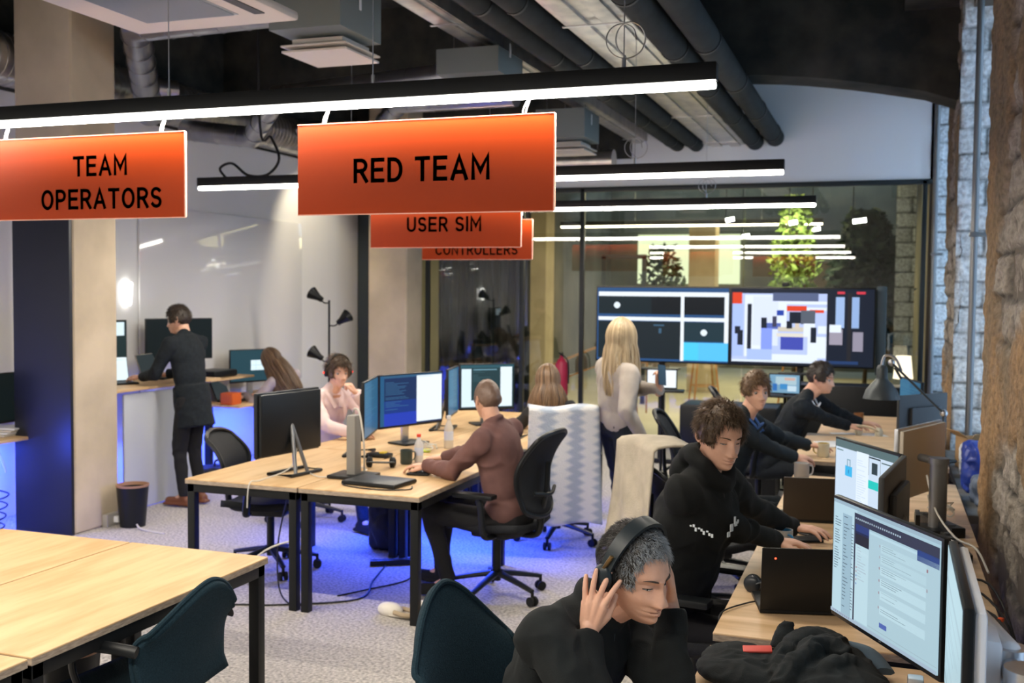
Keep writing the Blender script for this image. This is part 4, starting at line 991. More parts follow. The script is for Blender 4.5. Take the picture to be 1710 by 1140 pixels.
# ---- hands
def hand(b,w,d,n,side,curl=(.25,.3,.35,.4),spread=1.0,thumb=(.5,.3),s=1.0):
    """w wrist, d direction of the palm, n normal out of the BACK of the hand, side=+1 right hand / -1 left"""
    d=V(d).normalized(); n=V(n); n=(n-d*n.dot(d)).normalized(); x=d.cross(n)*side      # x points to the thumb side
    at=lambda a,f,h: w+s*(x*a+d*f+n*h)
    r=.0092*s
    knuck=[(.030,.092,0),(.010,.097,.003),(-.011,.092,.002),(-.030,.083,-.003)]
    b.caps(w-d*.03*s,w+d*.012*s,.0265*s,.0255*s)
    for i,(a,f,h) in enumerate(knuck): b.caps(at(a*.55,.012,0),at(a,f-.008,h),.0155*s,.0115*s,12)
    b.sph(at(0,.048,-.004),(.036*s,.046*s,.014*s),M=Matrix((x,d,n)).transposed())
    L=[(.040,.024,.019),(.044,.028,.020),(.041,.026,.020),(.032,.019,.018)]
    for i,((a,f,h),(l1,l2,l3)) in enumerate(zip(knuck,L)):
        c=curl[i]; dirn=(d+x*(1.5-i)*.085*spread).normalized(); ax=dirn.cross(n).normalized(); p=at(a,f,h); ang=0
        for l,k,r0,r1 in ((l1,.9,r*1.05,r*.98),(l2,1.1,r*.98,r*.9),(l3,.7,r*.9,r*.72)):
            ang+=c*k; dd_=Quaternion(ax,-ang)@dirn; q=p+dd_*l*s; b.caps(p,q,r0,r1,12); p=q
    # thumb from the side of the palm near its base
    t0=at(.020,.022,-.006); o,c=thumb; t1=t0+s*(x*.026*(.6+o)+d*.034-n*.010); t2=t1+s*(x*.012*o+d*.032-n*.012*c*2); t3=t2+s*(x*.003*o+d*.026-n*.012*c*2)
    b.caps(t0,t1,.0155*s,.0125*s,12); b.caps(t1,t2,.0122*s,.0105*s,12); b.caps(t2,t3,.0105*s,.008*s,12)
def ik(a,c,hint,l1,l2):
    d=c-a; L=d.length
    if L>(l1+l2)*.995: c=a+d.normalized()*(l1+l2)*.995; d=c-a; L=d.length
    x=(l1*l1-l2*l2+L*L)/(2*L); h=math.sqrt(max(0,l1*l1-x*x)); u=d.normalized(); hp=V(hint)-a; hp=hp-u*hp.dot(u); hp.normalize()
    return a+u*x+hp*h, c
def frame(f,up):
    f=f.normalized(); r=f.cross(up).normalized(); u=r.cross(f); return r,f,u
CLOTH={}
def person(lab,pel,yaw,neck,head,hands,shw=.185,legs=None,build=1.0,top=None,bottom=None,shoe=None,vox=.007,tvox=.009,face_res=(64,44),hairf=None,fem=0,skin=None,jaw=1.0,collar=None,hood=False,wr=(.004,9),eyes=None,brow=(.03,.02,.015),extra=None,sleeve=1.0,al=(.29,.255),twist=0,hs=1.0,eyeopen=1,chest=1.0,group=None,belt=None):
    pel=V(pel); neck=V(neck); base=V((pel.x,pel.y,0)); t=thing('person',lab,'person',base,0,group)
    O=lambda p: V(p)-base
    f=V((math.cos(yaw),math.sin(yaw),0)); yt=yaw+twist; ft=V((math.cos(yt),math.sin(yt),0)); rt=ft.cross(V((0,0,1)))
    P=O(pel); N=O(neck); Hc=O(head['pos']); nd=head.get('nd',.178)*hs; N=Hc+(N-Hc).normalized()*nd if not head.get('free') else N; up=(N-P).normalized(); ch=P+(N-P)*.72
    HT=headT(Hc,head['yaw'],head.get('pitch',0),head.get('roll',0),hs)
    fc=ft-up*ft.dot(up); fc.normalize(); rc=fc.cross(up).normalized()
    sh={1:N+rc*shw-up*.050, -1:N-rc*shw-up*.050}
    body=B(); cl=B(); lw={}
    # torso
    Mx=Matrix((rc,fc,up)).transposed(); k=build*chest
    for bb,g in ((body,-.022),(cl,0)):
        bb.sph(ch,(.175*k+g,.118*k+g,.20+g),M=Mx,u=24,v=16); bb.sph(P+(N-P)*.40,(.155*build+g,.118*build+g,.20+g),M=Mx,u=24,v=16); bb.sph(P+(N-P)*.55,(.162*build+g,.117*build+g,.20+g),M=Mx,u=24,v=16); bb.sph(P+(N-P)*.10,(.168*build+g,.125*build+g,.15+g),M=Mx,u=24,v=16)
        for s in (1,-1):
            bb.caps(sh[s]-up*.004,N+up*.012,.058*build+g,.050*build+g); bb.caps(sh[s]-rc*s*.07+up*.012,N+up*.045,.045+g*.8,.046+g*.8)
            bb.sph(sh[s]+fc*.005-up*.02,(.066*build+g),u=16,v=12)
    body.caps(N-up*.05,HT@V((0,-.018,-.06)),.060,.052)
    body.caps(N-up*.02,HT@V((0,.025,-.085)),.050,.035)
    wr_pts=[]
    for key,s in (('R',1),('L',-1)):
        if key not in hands: continue
        h=hands[key]; W=O(h['w']); E,W=ik(sh[s],W,O(h['e']),*al); wr_pts.append((E,.13,wr[0]*1.4)); wr_pts.append((sh[s]-up*.08,.12,wr[0]*.8))
        d=V(h.get('d',(0,0,0))); 
        if d.length==0: d=(W-E).normalized()
        body.caps(sh[s],E,.042,.036); body.caps(E,W,.037,.026)
        hand(body,W,d,h.get('n',(0,0,1)),s,h.get('curl',(.25,.3,.35,.4)),h.get('spread',1),h.get('thumb',(.5,.3)),h.get('s',1.0))
        cuff=E+(W-E)*(.93*sleeve if not h.get('bare') else h['bare'])
        cl.caps(sh[s],E,.064*build,.052*build**.5); cl.caps(E,cuff,.052*build**.5,.036+.006*build,18)
        dcf=(cuff-E).normalized(); cl.cyl(cuff-dcf*.03,cuff+dcf*.035,.040+.003*build,.043+.003*build,n=18)
    # legs
    if legs:
        for s,key in ((1,'R'),(-1,'L')):
            hip=P+f.cross(V((0,0,1)))*s*.085-V((0,0,.02)); kn=O(legs[key][0]); an=O(legs[key][1]); body.caps(hip,kn,.055,.045); body.caps(kn,an,.043,.033)
            lw[s]=(hip,kn,an); td=V(legs[key][2]) if len(legs[key])>2 else f; td.normalize()
            sb=B(); sb.caps(an+V((0,0,-.045))-td*.03,an+V((0,0,-.052))+td*.15,.040,.034,16); sb.caps(an+V((0,0,-.02)),an+V((0,0,.02)),.042,.042); sb.box(an+V((0,0,-.075))+td*.055,(.27,.085,.02),rot=(0,0,math.atan2(td.y,td.x)),bev=.006)
            me=remesh(sb,.008,3); link('shoe',me,shoe or RUBBER,t)
            body.caps(an,an+V((0,0,-.04))+td*.08,.03,.025)
    me=remesh(body,vox,2)
    # join the detailed head with the body in one mesh
    hb=B(); hb.bm.from_mesh(me); head_mesh(hb,HT,*face_res,1,jaw,fem); 
    o=hb.out('body',skin or SKIN,t,angle=180,recalc=False)
    # upper garment
    if collar:
        cl.tube([N+rc*.062*math.cos(a)+fc*(.058*math.sin(a)+.012)+up*(.040-.02*math.sin(a)) for a in [i*2*PI/14 for i in range(14)]],collar,8,True,True)
    if hood:
        cl.tube([N+rc*.095*math.cos(a)+fc*(.082*math.sin(a)+.0)+up*(.055-.045*math.sin(a)+.015*math.cos(2*a)) for a in [i*2*PI/14 for i in range(14)]],.036,10,True,True)
        cl.sph(N-fc*.10-up*.005,(.10,.055,.075),M=Mx); cl.sph(N-fc*.085+up*.065,(.090,.048,.045),M=Mx)
    if belt: belt(cl,P,N,up,rc,fc)
    me=remesh(cl,tvox,12); wrinkle(me,wr[0],wr[1],len(lab),wr_pts); link(top[0],me,top[1],t)
    if legs and bottom:
        lb=B(); lb.sph(P-V((0,0,.0)),(.165*build,.125*build,.12),M=Matrix((f.cross(V((0,0,1))),f,V((0,0,1)))).transposed(),u=20,v=14)
        c2=[]
        for s in (1,-1):
            hip,kn,an=lw[s]; lb.caps(hip,kn,.088*build,.062*build**.5); lb.caps(kn,an+V((0,0,.02)),.060*build**.5,.048); c2+=[(kn,.15,.006),(hip,.12,.004)]
        me=remesh(lb,.010,3); wrinkle(me,.003,8,3,c2); link('trousers',me,bottom,t)
    # eyes, brows, lips
    eb=B(); ib=B(); bb=B(); lb=B(); lashes=B(); eyedown=head.get('down',0)
    for s in (-1,1):
        c=V((s*.031,.0738,-.001)); eb.sph(HT@c,.0123*hs,u=16,v=12,M=HT.to_3x3().normalized())
        if eyeopen:
            g=head.get('gaze',0); e_=c+V((.0123*math.sin(g),.0123*math.cos(g)*math.cos(eyedown),-.0123*math.sin(eyedown)))*.80
            ib.sph(HT@(e_),.0052*hs)
        bb.tube([HT@(head_surf(s*(.014+.034*q),.0215+.006*math.sin(q*2.4)-.004*q)) for q in [i/6 for i in range(7)]],lambda q:.0042*hs*(1-.6*abs(2*q-.7)**1.5),6,flat=(1,.6))
        lashes.tube([HT@(head_surf(s*(.020+.024*q),(.0008 if eyeopen<1 else .0050)+(.0008 if eyeopen<1 else .0035)*math.sin(q*PI)-.001*q)) for q in [i/6 for i in range(7)]],.0010*hs,5)
    if eyeopen==.5:
        for s in (-1,1):
            eb=B(); eb.tube([HT@head_surf(s*(.0215+.021*q),-.0014-.0006*math.sin(q*PI),.0002) for q in [i/6 for i in range(7)]],lambda q:.0021*hs*max(.15,math.sin(PI*q)),8); eb.out('eyes',EYEW,o,angle=180)
            ib=B(); ib.sph(HT@head_surf(s*(.031+.0012)+.0012,-.0012,.0008),(.0030*hs,.0018*hs,.0024*hs),M=HT.to_3x3().normalized()); ib.out('irises',mat('dark iris',(.03,.025,.02),.2),o,angle=180)
    elif eyeopen>=1: eb.out('eyes',EYEW,o,angle=180); ib.out('irises',mat('dark iris',(.03,.025,.02),.2),o,angle=180)
    else: eb.bm.free(); ib.bm.free()
    bb.out('eyebrows',mat('brow %.3f'%brow[0],brow,.8),o,angle=180); lashes.out('eyelashes',RUBBER,o)
    lb.tube([HT@(head_surf(.020*math.sin(q*PI/2),-.0622+(-.0012*abs(q)),.0004)) for q in [-1+i/5 for i in range(11)]],.0012*hs,5); lb.out('mouth_line',mat('lip shade',(.20,.05,.04),.6),o)
    lp=B()
    for zz,hh,ww in ((-.0572,.0026,.016),(-.0688,.0034,.014)):
        lp.tube([HT@(head_surf(ww*q,zz+.0022*(1-abs(q))*(1 if zz>-.06 else -1)*.5,-.0022)) for q in [-1+i/5 for i in range(11)]],lambda q,hh=hh:hh*hs*(math.sin(PI*max(.04,min(.96,q)))**.6),8)
    lp.out('lips',mat('lips',(.52,.24,.18),.45),o,angle=180)
    if hairf: hairf(HT,t)
    if extra: extra(t,O,HT,sh,N,P,up,rc,fc)
    return t
EYEW=mat('eye white',(.42,.38,.35),.25)
def head_surf(X,Z,lift=.0012):
    """point of the face surface at local X,Z (numeric search on the unit sphere)"""
    x=X/.075; z=Z/.122
    for _ in range(14):
        y=math.sqrt(max(.0025,1-x*x-z*z)); p=head_pt(x,y,z); x+=(X-p.x)/.075*.8; z+=(Z-p.z)/.122*.8
        r=math.sqrt(x*x+z*z)
        if r>.97: x*=.97/r; z*=.97/r
    y=math.sqrt(max(.0025,1-x*x-z*z)); p=head_pt(x,y,z); return p+V((0,lift,0))
D=math.radians
FLEECE=mat('black fleece',(.0085,.0115,.0125),.95,noise_c=(.005,.007,.008),scale=14,bump=.25,bscale=420,sheen=.0)
HOODM=mat('black sweatshirt',(.0080,.0092,.0095),.95,noise_c=(.005,.006,.006),scale=12,bump=.2,bscale=380,sheen=0)
SUIT=mat('charcoal suit cloth',(.010,.015,.020),.88,noise_c=(.006,.009,.013),scale=40,bump=.15,bscale=300)
TROU=mat('black trousers',(.012,.012,.014),.85)
MAUVE=mat('mauve shirt',(.17,.085,.075),.85,noise_c=(.13,.065,.06),scale=9,bump=.2,bscale=300)
PINK=mat('pale pink shirt',(.74,.58,.56),.8,noise_c=(.66,.50,.49),scale=9,bump=.2)
KNIT=mat('light grey beige sweatshirt',(.43,.385,.34),.9,noise_c=(.36,.32,.285),scale=8,bump=.25,bscale=300)
BSHIRT=mat('blue shirt',(.06,.13,.32),.8); WSHIRT=mat('white shirt',(.75,.74,.74),.7)
def headset(HT,t0_parent,name,lab,cat,cm,R=.088,hook=None,red=None,th=.012,cupr=.034,worn=True,s=1.0):
    """headphones worn on a head: top-level thing"""
    loc=HT.to_translation(); base=V(loc)
    w=thing(name,lab,cat,base)
    M0=HT.copy(); par=V((t0_parent.location)); 
    T=Matrix.Translation(par-base+loc*1.0)@Matrix.Identity(4)
    TT=Matrix.Translation((par)-base)@HT
    b=B(); pts=[TT@V(((R+.006)*math.sin(a),-.012+.010*math.cos(a)+ (hook or 0)*math.cos(a),.020+(.128-.018)*math.cos(a))) for a in [D(-88+i*176/16) for i in range(17)]]
    b.tube(pts,th,10,False,flat=(1.7,.55)) if False else None
    # flat padded band
    def bf(u,v):
        a=D(-84+168*u); c=math.cos(a); wd=.017+.004*c
        return TT@V(((R+.004)*math.sin(a),-.010+(hook or .012)*c+(v-.5)*2*wd,.008+.128*c))
    b.grid(bf,33,5,-.010*s); b.out('headband',cm,w,angle=50)
    for sg in (-1,1):
        b=B(); c=TT@V((sg*(.088),-.012,-.008)); ax=(TT.to_3x3()@V((1,0,0))).normalized()*sg
        Mz=Matrix((ax.cross((TT.to_3x3()@V((0,0,1))).normalized()),(TT.to_3x3()@V((0,0,1))).normalized(),ax)).transposed()
        b.sph(c+ax*.012,(cupr*.92,cupr*1.18,.018),M=Mz,u=24,v=14); o=b.out('ear_cup',cm,w,angle=180)
        b=B(); b.sph(c-ax*.006,(cupr,cupr*1.22,.014),M=Mz,u=24,v=14); b.out('ear_cushion',RUBBER,w,angle=180)
        b=B(); b.tube([TT@V((sg*.100,-.010,.026)),TT@V((sg*.099,-.004,.045)),TT@V((sg*.094,.0,.062))],.008,8,flat=(1.6,.6)); b.out('slider',BRASS if red is None else cm,w)
        if red: b=B(); b.sph(c+ax*.030,.008); b.out('red_light',red,w)
    return w
BRASS=mat('dull brass',(.30,.22,.11),.35,.8)
# ---------------------------------------------------------------- P1: man with headphones
class Gray:
    col=(.46,.50,.54)
    def __call__(s,x,y,z,R):
        f=sm(.0,.5,y)*.85+.03; return min(1,max(0,f*(.35+.9*R.random())))
h1=V((-.640,2.845,1.130)); yaw1=D(-30)
def hair1(T,t): short_hair(T,(.014,.011,.009),(.05,.04,.03),9500,.015,t,line=.60,gray=Gray(),rseed=5,th=.0005,up=.36,back=-.50,side=-.02,base=.005)
def ex1(t,O,HT,sh,N,P,up,rc,fc):
    headset(HT,t,'headphones','black over-ear headphones worn by the grey haired man in the foreground','headphones',mat('matte navy black',(.012,.020,.026),.38),cupr=.036)
    b=B(); b.tube([N+fc*.085+up*.0,N+fc*.125-up*.10,N+fc*.135-up*.26,N+fc*.13-up*.42],.004,6); b.out('zip',mat('dark zip',(.02,.03,.035),.3,.5),t)
    b=B(); b.sph(HT@V((0,.02,-.20)),.01); b.bm.free()
HTp=headT(h1,yaw1,D(19),D(3),1.09)
earR=HTp@V((.098,.0,-.01)); earL=HTp@V((-.098,-.0,-.01))
wR=HTp@V((.136,.015,-.135)); wL=HTp@V((-.125,.045,-.105))
dR=(HTp.to_3x3()@V((-.10,-.12,1))).normalized(); dL=(HTp.to_3x3()@V((.08,-.5,.9))).normalized()
p1=person('grey haired man in black fleece holding headphones to his ears at the front right desk',(-.98,2.84,.50),D(-22),(-.775,2.875,.965),
    dict(pos=h1,yaw=yaw1,pitch=D(19),roll=D(3),down=.6,gaze=0),
    {'R':dict(w=wR,e=(-.66,2.45,.72),d=dR,n=HTp.to_3x3()@V((1,.35,0)),curl=(.28,.22,.10,.12),spread=2.2,thumb=(.2,.5),bare=.80,s=.95),
     'L':dict(w=wL,e=(-.44,2.70,.60),d=dL,n=HTp.to_3x3()@V((-1,.2,0)),curl=(.3,.3,.3,.3),thumb=(.4,.3),bare=.80)},
    shw=.185,build=1.12,legs={'R':((-.55,2.60,.50),(-.50,2.60,.10)),'L':((-.52,2.95,.50),(-.45,2.98,.10))},top=('fleece_jacket',FLEECE),bottom=TROU,shoe=RUBBER,
    vox=.0034,tvox=.006,face_res=(200,150),hairf=hair1,wr=(.009,6.5),collar=.030,extra=ex1,eyeopen=.5,brow=(.05,.04,.035),hs=1.09,jaw=.76,al=(.30,.27))
# ---------------------------------------------------------------- P2: curly haired man in hoodie
h2=V((-.625,4.33,1.320))
def hair2(T,t): short_hair(T,(.050,.028,.014),(.16,.10,.055),4600,.034,t,line=.66,fringe=.6,rseed=11,th=.0011,up=.34,sweep=(.3,.3,0),back=-.45,side=-.05,base=.014)
def ex2(t,O,HT,sh,N,P,up,rc,fc):
    b=B()
    for s in (-1,1): b.tube([N+fc*.10+rc*.03*s-up*.02,N+fc*.145+rc*.035*s-up*.12,N+fc*.15+rc*.03*s-up*.22],.0035,6)
    b.out('drawstring',mat('dark cord',(.02,.02,.022),.8),t)
    W=mat('white print',(.65,.70,.74),.7)
    b=B(); a=sh[1]-up*.085+rc*.068+fc*.14
    for i in range(9): b.box(a+fc*(.012*i-.03)+up*(.006*math.sin(i*2.3))+rc*.002,(.009,.003,.006+.004*(i%3)),rot=(0,0,D(-25)))
    b.out('sleeve_print',W,t)
    b=B(); c=N+fc*.180-up*.150+rc*.035
    for dx,dz,w_,h_ in ((0,0,.022,.03),(.012,.03,.01,.03),(.03,.012,.02,.018),(-.012,-.028,.02,.02),(.045,.02,.01,.016)): b.box(c-rc*dx+up*dz,(.004,w_,h_),rot=(0,0,D(-20)))
    b.out('chest_print',W,t)
person('young man with messy brown hair in a black hoodie at the middle right desk',(-.84,4.40,.50),D(-18),(-.70,4.38,1.075),
    dict(pos=h2,yaw=D(-48),pitch=D(17),roll=D(-2),down=.5,gaze=.3),
    {'R':dict(w=(-.36,4.66,.795),e=(-.56,4.18,.55),d=(.9,.35,-.05),n=(0,0,1),curl=(.35,.35,.4,.45)),
     'L':dict(w=(-.36,5.04,.795),e=(-.62,5.0,.6),d=(.9,0,0),n=(0,0,1))},
    shw=.195,build=1.22,legs={'R':((-.45,4.30,.50),(-.42,4.28,.10)),'L':((-.45,4.58,.50),(-.38,4.6,.10))},top=('hoodie',HOODM),bottom=TROU,vox=.0045,tvox=.0075,face_res=(140,100),hairf=hair2,hood=True,wr=(.006,7),chest=1.10,al=(.30,.28),extra=ex2,eyeopen=.5,brow=(.06,.04,.02),hs=1.08,jaw=.58)
# ---------------------------------------------------------------- P3: young man, jacket and blue shirt
def lapels(t,N,up,rc,fc,shirt,jm,depth=.128,tie=None,vlen=.30):
    b=B()
    b.prism([(-.045,.0),(.045,.0),(.012,-vlen),(-.012,-vlen)],.012,Matrix.Translation(N+fc*(depth-.030)-up*.01)@Matrix((rc,up,-fc)).transposed().to_4x4()@Matrix.Rotation(D(-14),4,'X'),bev=.002); b.out('shirt_front',shirt,t)
    for s in (-1,1):
        b=B(); b.tube([N+rc*s*.060-fc*.01+up*.020,N+rc*s*.058+fc*.045+up*.0,N+rc*s*.030+fc*(depth-.02)-up*.06],.011,8,flat=(1.8,.7)); b.out('shirt_collar',shirt,t)
        b=B(); b.prism([(0,0),(.055*s,-.03),(.05*s,-.10),(.062*s,-.12),(.015*s,-vlen)],.010,Matrix.Translation(N+rc*s*.040+fc*(depth-.012)-up*.015)@Matrix((rc,up,-fc)).transposed().to_4x4()@Matrix.Rotation(D(-14),4,'X'),bev=.002); b.out('lapel',jm,t)
    if tie: b=B(); b.prism([(-.012,0),(.012,0),(.018,-vlen),(-.018,-vlen)],.012,Matrix.Translation(N+fc*(depth-.02)-up*.03)@Matrix((rc,up,-fc)).transposed().to_4x4()@Matrix.Rotation(D(-14),4,'X'),bev=.003); b.out('tie',tie,t)
def hair3(T,t): short_hair(T,(.09,.05,.025),(.30,.19,.10),1600,.035,t,line=.55,fringe=1.0,rseed=21,th=.0018,up=.3,sweep=(-.4,.3,0),base=.013,back=-.4)
JACK=mat('dark navy jacket',(.014,.020,.024),.85)
def ex3(t,O,HT,sh,N,P,up,rc,fc): lapels(t,N,up,rc,fc,BSHIRT,JACK,.155,mat('navy tie',(.02,.045,.12),.6))
person('young man with light brown hair in a dark jacket over a blue shirt',(-1.02,6.92,.50),D(-8),(-.86,6.90,1.045),
    dict(pos=(-.765,6.86,1.275),yaw=D(-60),pitch=D(4),gaze=.2,down=.1),
    {'R':dict(w=(-.50,7.13,.80),e=(-.72,6.72,.80),d=(.8,.5,.0),n=(0,-.3,1),curl=(.5,.6,.7,.8)),'L':dict(w=(-.44,7.50,.84),e=(-.72,7.25,.85),d=(.9,0,0),n=(0,0,1))},
    shw=.18,legs={'R':((-.58,6.78,.52),(-.52,6.76,.10)),'L':((-.58,7.0,.52),(-.5,7.02,.10))},top=('suit_jacket',JACK),bottom=SUIT,face_res=(80,60),hairf=hair3,extra=ex3,brow=(.12,.07,.04),al=(.29,.26))
# ---------------------------------------------------------------- P4: dark suited man in profile
def hair4(T,t): short_hair(T,(.018,.013,.010),(.05,.035,.025),1300,.025,t,line=.50,rseed=31,th=.0018,up=.25,base=.010,back=-.5)
def ex4(t,O,HT,sh,N,P,up,rc,fc): lapels(t,N,up,rc,fc,WSHIRT,SUIT,.150)
person('dark haired man in a dark suit and white collar working under the right large screen',(-.88,8.75,.50),D(-5),(-.60,8.62,1.03),
    dict(pos=(-.462,8.60,1.245),yaw=D(-12),pitch=D(14),gaze=0,down=.3),
    {'R':dict(w=(-.18,8.95,.80),e=(-.38,8.40,.80),d=(.9,.2,0),n=(0,0,1)),'L':dict(w=(-.10,9.15,.80),e=(-.4,9.2,.80),d=(.9,0,0),n=(0,0,1))},
    shw=.18,legs={'R':((-.42,8.62,.52),(-.36,8.6,.10)),'L':((-.42,8.9,.52),(-.36,8.9,.10))},top=('suit_jacket',SUIT),bottom=SUIT,face_res=(80,60),hairf=hair4,extra=ex4,brow=(.02,.015,.01))
# ---------------------------------------------------------------- P5: blonde woman standing
def hair5(T,t): long_hair(T,(.16,.10,.045),(.62,.49,.30),t,.38,seed=4,n=800,open_ang=.50,flare=.040,th=.0030,out=.026)
p5=person('woman with long blonde hair in a grey beige sweatshirt, standing with her back turned',(-1.80,7.42,.95),D(48),(-1.795,7.36,1.405),
    dict(pos=(-1.775,7.385,1.565),yaw=D(75),pitch=D(2)),
    {'R':dict(w=(-1.56,7.20,.86),e=(-1.72,6.98,1.08),d=(.12,.1,-1),n=(.6,-.8,0),curl=(.4,.5,.5,.5)),'L':dict(w=(-1.50,7.42,1.21),e=(-1.70,7.72,1.10),d=(.25,-.1,1),n=(.9,-.2,.1),curl=(1.0,1.0,1.0,1.0))},
    shw=.168,build=1.08,chest=1.0,legs={'R':((-1.70,7.36,.50),(-1.72,7.34,.10)),'L':((-1.82,7.60,.50),(-1.86,7.62,.10))},top=('sweatshirt',KNIT),bottom=mat('dark jeans',(.012,.016,.022),.8),face_res=(64,44),hairf=hair5,fem=1,wr=(.006,7),
    belt=lambda cl,P,N,up,rc,fc: cl.sph(P+(N-P)*.16,(.158,.128,.07),M=Matrix((rc,fc,up)).transposed()))
t=tag(B().box((0,0,0),(.072,.009,.145),bev=.004).out('mobile_phone',mat('phone blue black',(.02,.05,.08),.25)),'dark mobile phone raised in the blonde woman\'s hand','phone'); t.location=(-1.475,7.38,1.315); t.rotation_euler=(D(-12),D(8),D(55))
# ---------------------------------------------------------------- P6: seated brown haired woman behind the blanket chair
def hair6(T,t): long_hair(T,(.045,.025,.012),(.22,.13,.065),t,.28,seed=8,n=700,open_ang=.6,flare=.075,th=.003,out=.018)
person('seated woman with long brown hair seen from behind beyond the furry blanket',(-2.43,8.05,.48),D(112),(-2.55,8.16,1.0),
    dict(pos=(-2.58,8.20,1.165),yaw=D(118),pitch=D(12)),
    {'R':dict(w=(-2.68,8.52,.79),e=(-2.38,8.45,.85),n=(0,0,1)),'L':dict(w=(-2.85,8.40,.79),e=(-2.78,8.12,.83),n=(0,0,1))},
    shw=.155,build=.86,top=('dark_top',mat('black knit top',(.02,.02,.022),.9)),bottom=TROU,legs={'R':((-2.30,8.50,.52),(-2.30,8.55,.10)),'L':((-2.5,8.42,.52),(-2.52,8.48,.10))},face_res=(64,44),hairf=hair6,fem=1)
# ---------------------------------------------------------------- P7: bald man in mauve shirt
def hair7(T,t): short_hair(T,(.15,.095,.07),(.20,.13,.095),1500,.004,t,line=.62,rseed=41,th=.0006,up=.3,base=.0035,back=-.5,side=-.1)
person('man with shaved head in a mauve shirt typing at the centre island',(-2.14,6.06,.50),D(168),(-2.22,6.02,1.035),
    dict(pos=(-2.285,6.03,1.235),yaw=D(140),pitch=D(10)),
    {'R':dict(w=(-2.70,6.30,.80),e=(-2.42,6.34,.60),d=(-1,.05,-.05),n=(0,0,1),curl=(.3,.3,.35,.4)),'L':dict(w=(-2.68,6.03,.80),e=(-2.30,5.76,.55),d=(-1,.12,-.06),n=(0,-.1,1),curl=(.3,.35,.4,.4))},
    shw=.185,build=1.06,legs={'L':((-2.62,5.92,.54),(-2.52,5.98,.10),(-.95,-.25,0)),'R':((-2.64,6.22,.54),(-2.66,6.2,.10))},top=('mauve_shirt',MAUVE),bottom=TROU,face_res=(80,56),hairf=hair7,wr=(.006,7),collar=.014,hs=.98,vox=.006)
# ---------------------------------------------------------------- P8: person in pink shirt with headset
def hair8(T,t): short_hair(T,(.05,.032,.02),(.20,.13,.08),1900,.05,t,line=.50,rseed=51,th=.0020,up=.32,sweep=(.6,-.1,0),base=.016,back=-.65,side=-.25)
def ex8(t,O,HT,sh,N,P,up,rc,fc):
    headset(HT,t,'headset','black headset with small red lights worn by the person in pink','headset',BPLAST,red=emis('red led',(1,.06,.03),3),cupr=.030)
    b=B(); b.prism([(-.035,0),(.035,0),(0,-.13)],.012,Matrix.Translation(N+fc*.085-up*.0)@Matrix((rc,up,-fc)).transposed().to_4x4()@Matrix.Rotation(D(-16),4,'X'),bev=.002); b.out('open_neck',SKIN,t)
    for s in (-1,1): b=B(); b.tube([N+rc*s*.062-fc*.0+up*.02,N+rc*s*.060+fc*.05,N+rc*s*.025+fc*.125-up*.09],.012,8,flat=(1.8,.7)); b.out('collar',PINK,t)
p8h=V((-4.10,7.46,1.245))
person('person in a pale pink shirt wearing a headset, resting a hand on the mouth',(-4.30,7.50,.50),D(-25),(-4.18,7.46,1.035),
    dict(pos=p8h,yaw=D(-42),pitch=D(8),gaze=.2,down=.15),
    {'L':dict(w=(-3.915,7.42,1.075),e=(-3.84,7.62,.80),d=(-.35,-.3,.75),n=(.55,.2,.5),curl=(1.2,1.2,1.2,1.2)),'R':dict(w=(-3.82,7.22,.79),e=(-4.12,7.14,.82),d=(.6,.8,0),n=(0,0,1),curl=(.5,.5,.5,.5))},
    shw=.165,build=.94,legs={'R':((-3.85,7.35,.52),(-3.80,7.3,.10)),'L':((-3.85,7.6,.52),(-3.8,7.62,.10))},top=('pink_shirt',PINK),bottom=SUIT,face_res=(80,60),hairf=hair8,extra=ex8,brow=(.06,.04,.025),fem=.6,wr=(.006,7))
# ---------------------------------------------------------------- P9: standing man in suit
def hair9(T,t): short_hair(T,(.022,.014,.009),(.06,.04,.025),1300,.03,t,line=.48,rseed=61,th=.0020,up=.3,base=.011,back=-.5)
def ex9(t,O,HT,sh,N,P,up,rc,fc): lapels(t,N,up,rc,fc,WSHIRT,SUIT,.135)
person('man in a dark suit standing at the tall desk on the left',(-5.68,7.72,.93),D(172),(-5.77,7.74,1.475),
    dict(pos=(-5.845,7.76,1.625),yaw=D(192),pitch=D(14)),
    {'L':dict(w=(-6.12,7.62,1.12),e=(-5.80,7.42,1.12),d=(-1,.05,0),n=(0,0,1),curl=(.4,.4,.4,.4)),'R':dict(w=(-6.10,7.95,1.12),e=(-5.85,8.05,1.10),d=(-1,0,0),n=(0,0,1))},
    shw=.185,build=1.0,legs={'R':((-5.72,7.79,.50),(-5.66,7.80,.10),(-1,.1,0)),'L':((-5.76,7.64,.50),(-5.70,7.62,.10),(-1,-.05,0))},top=('suit_jacket',SUIT),bottom=TROU,shoe=mat('brown leather',(.17,.06,.025),.4),face_res=(64,44),hairf=hair9,extra=ex9,
    belt=lambda cl,P,N,up,rc,fc: cl.cyl(P-up*.24,P+up*.12,.168,.155,n=24),wr=(.005,6))
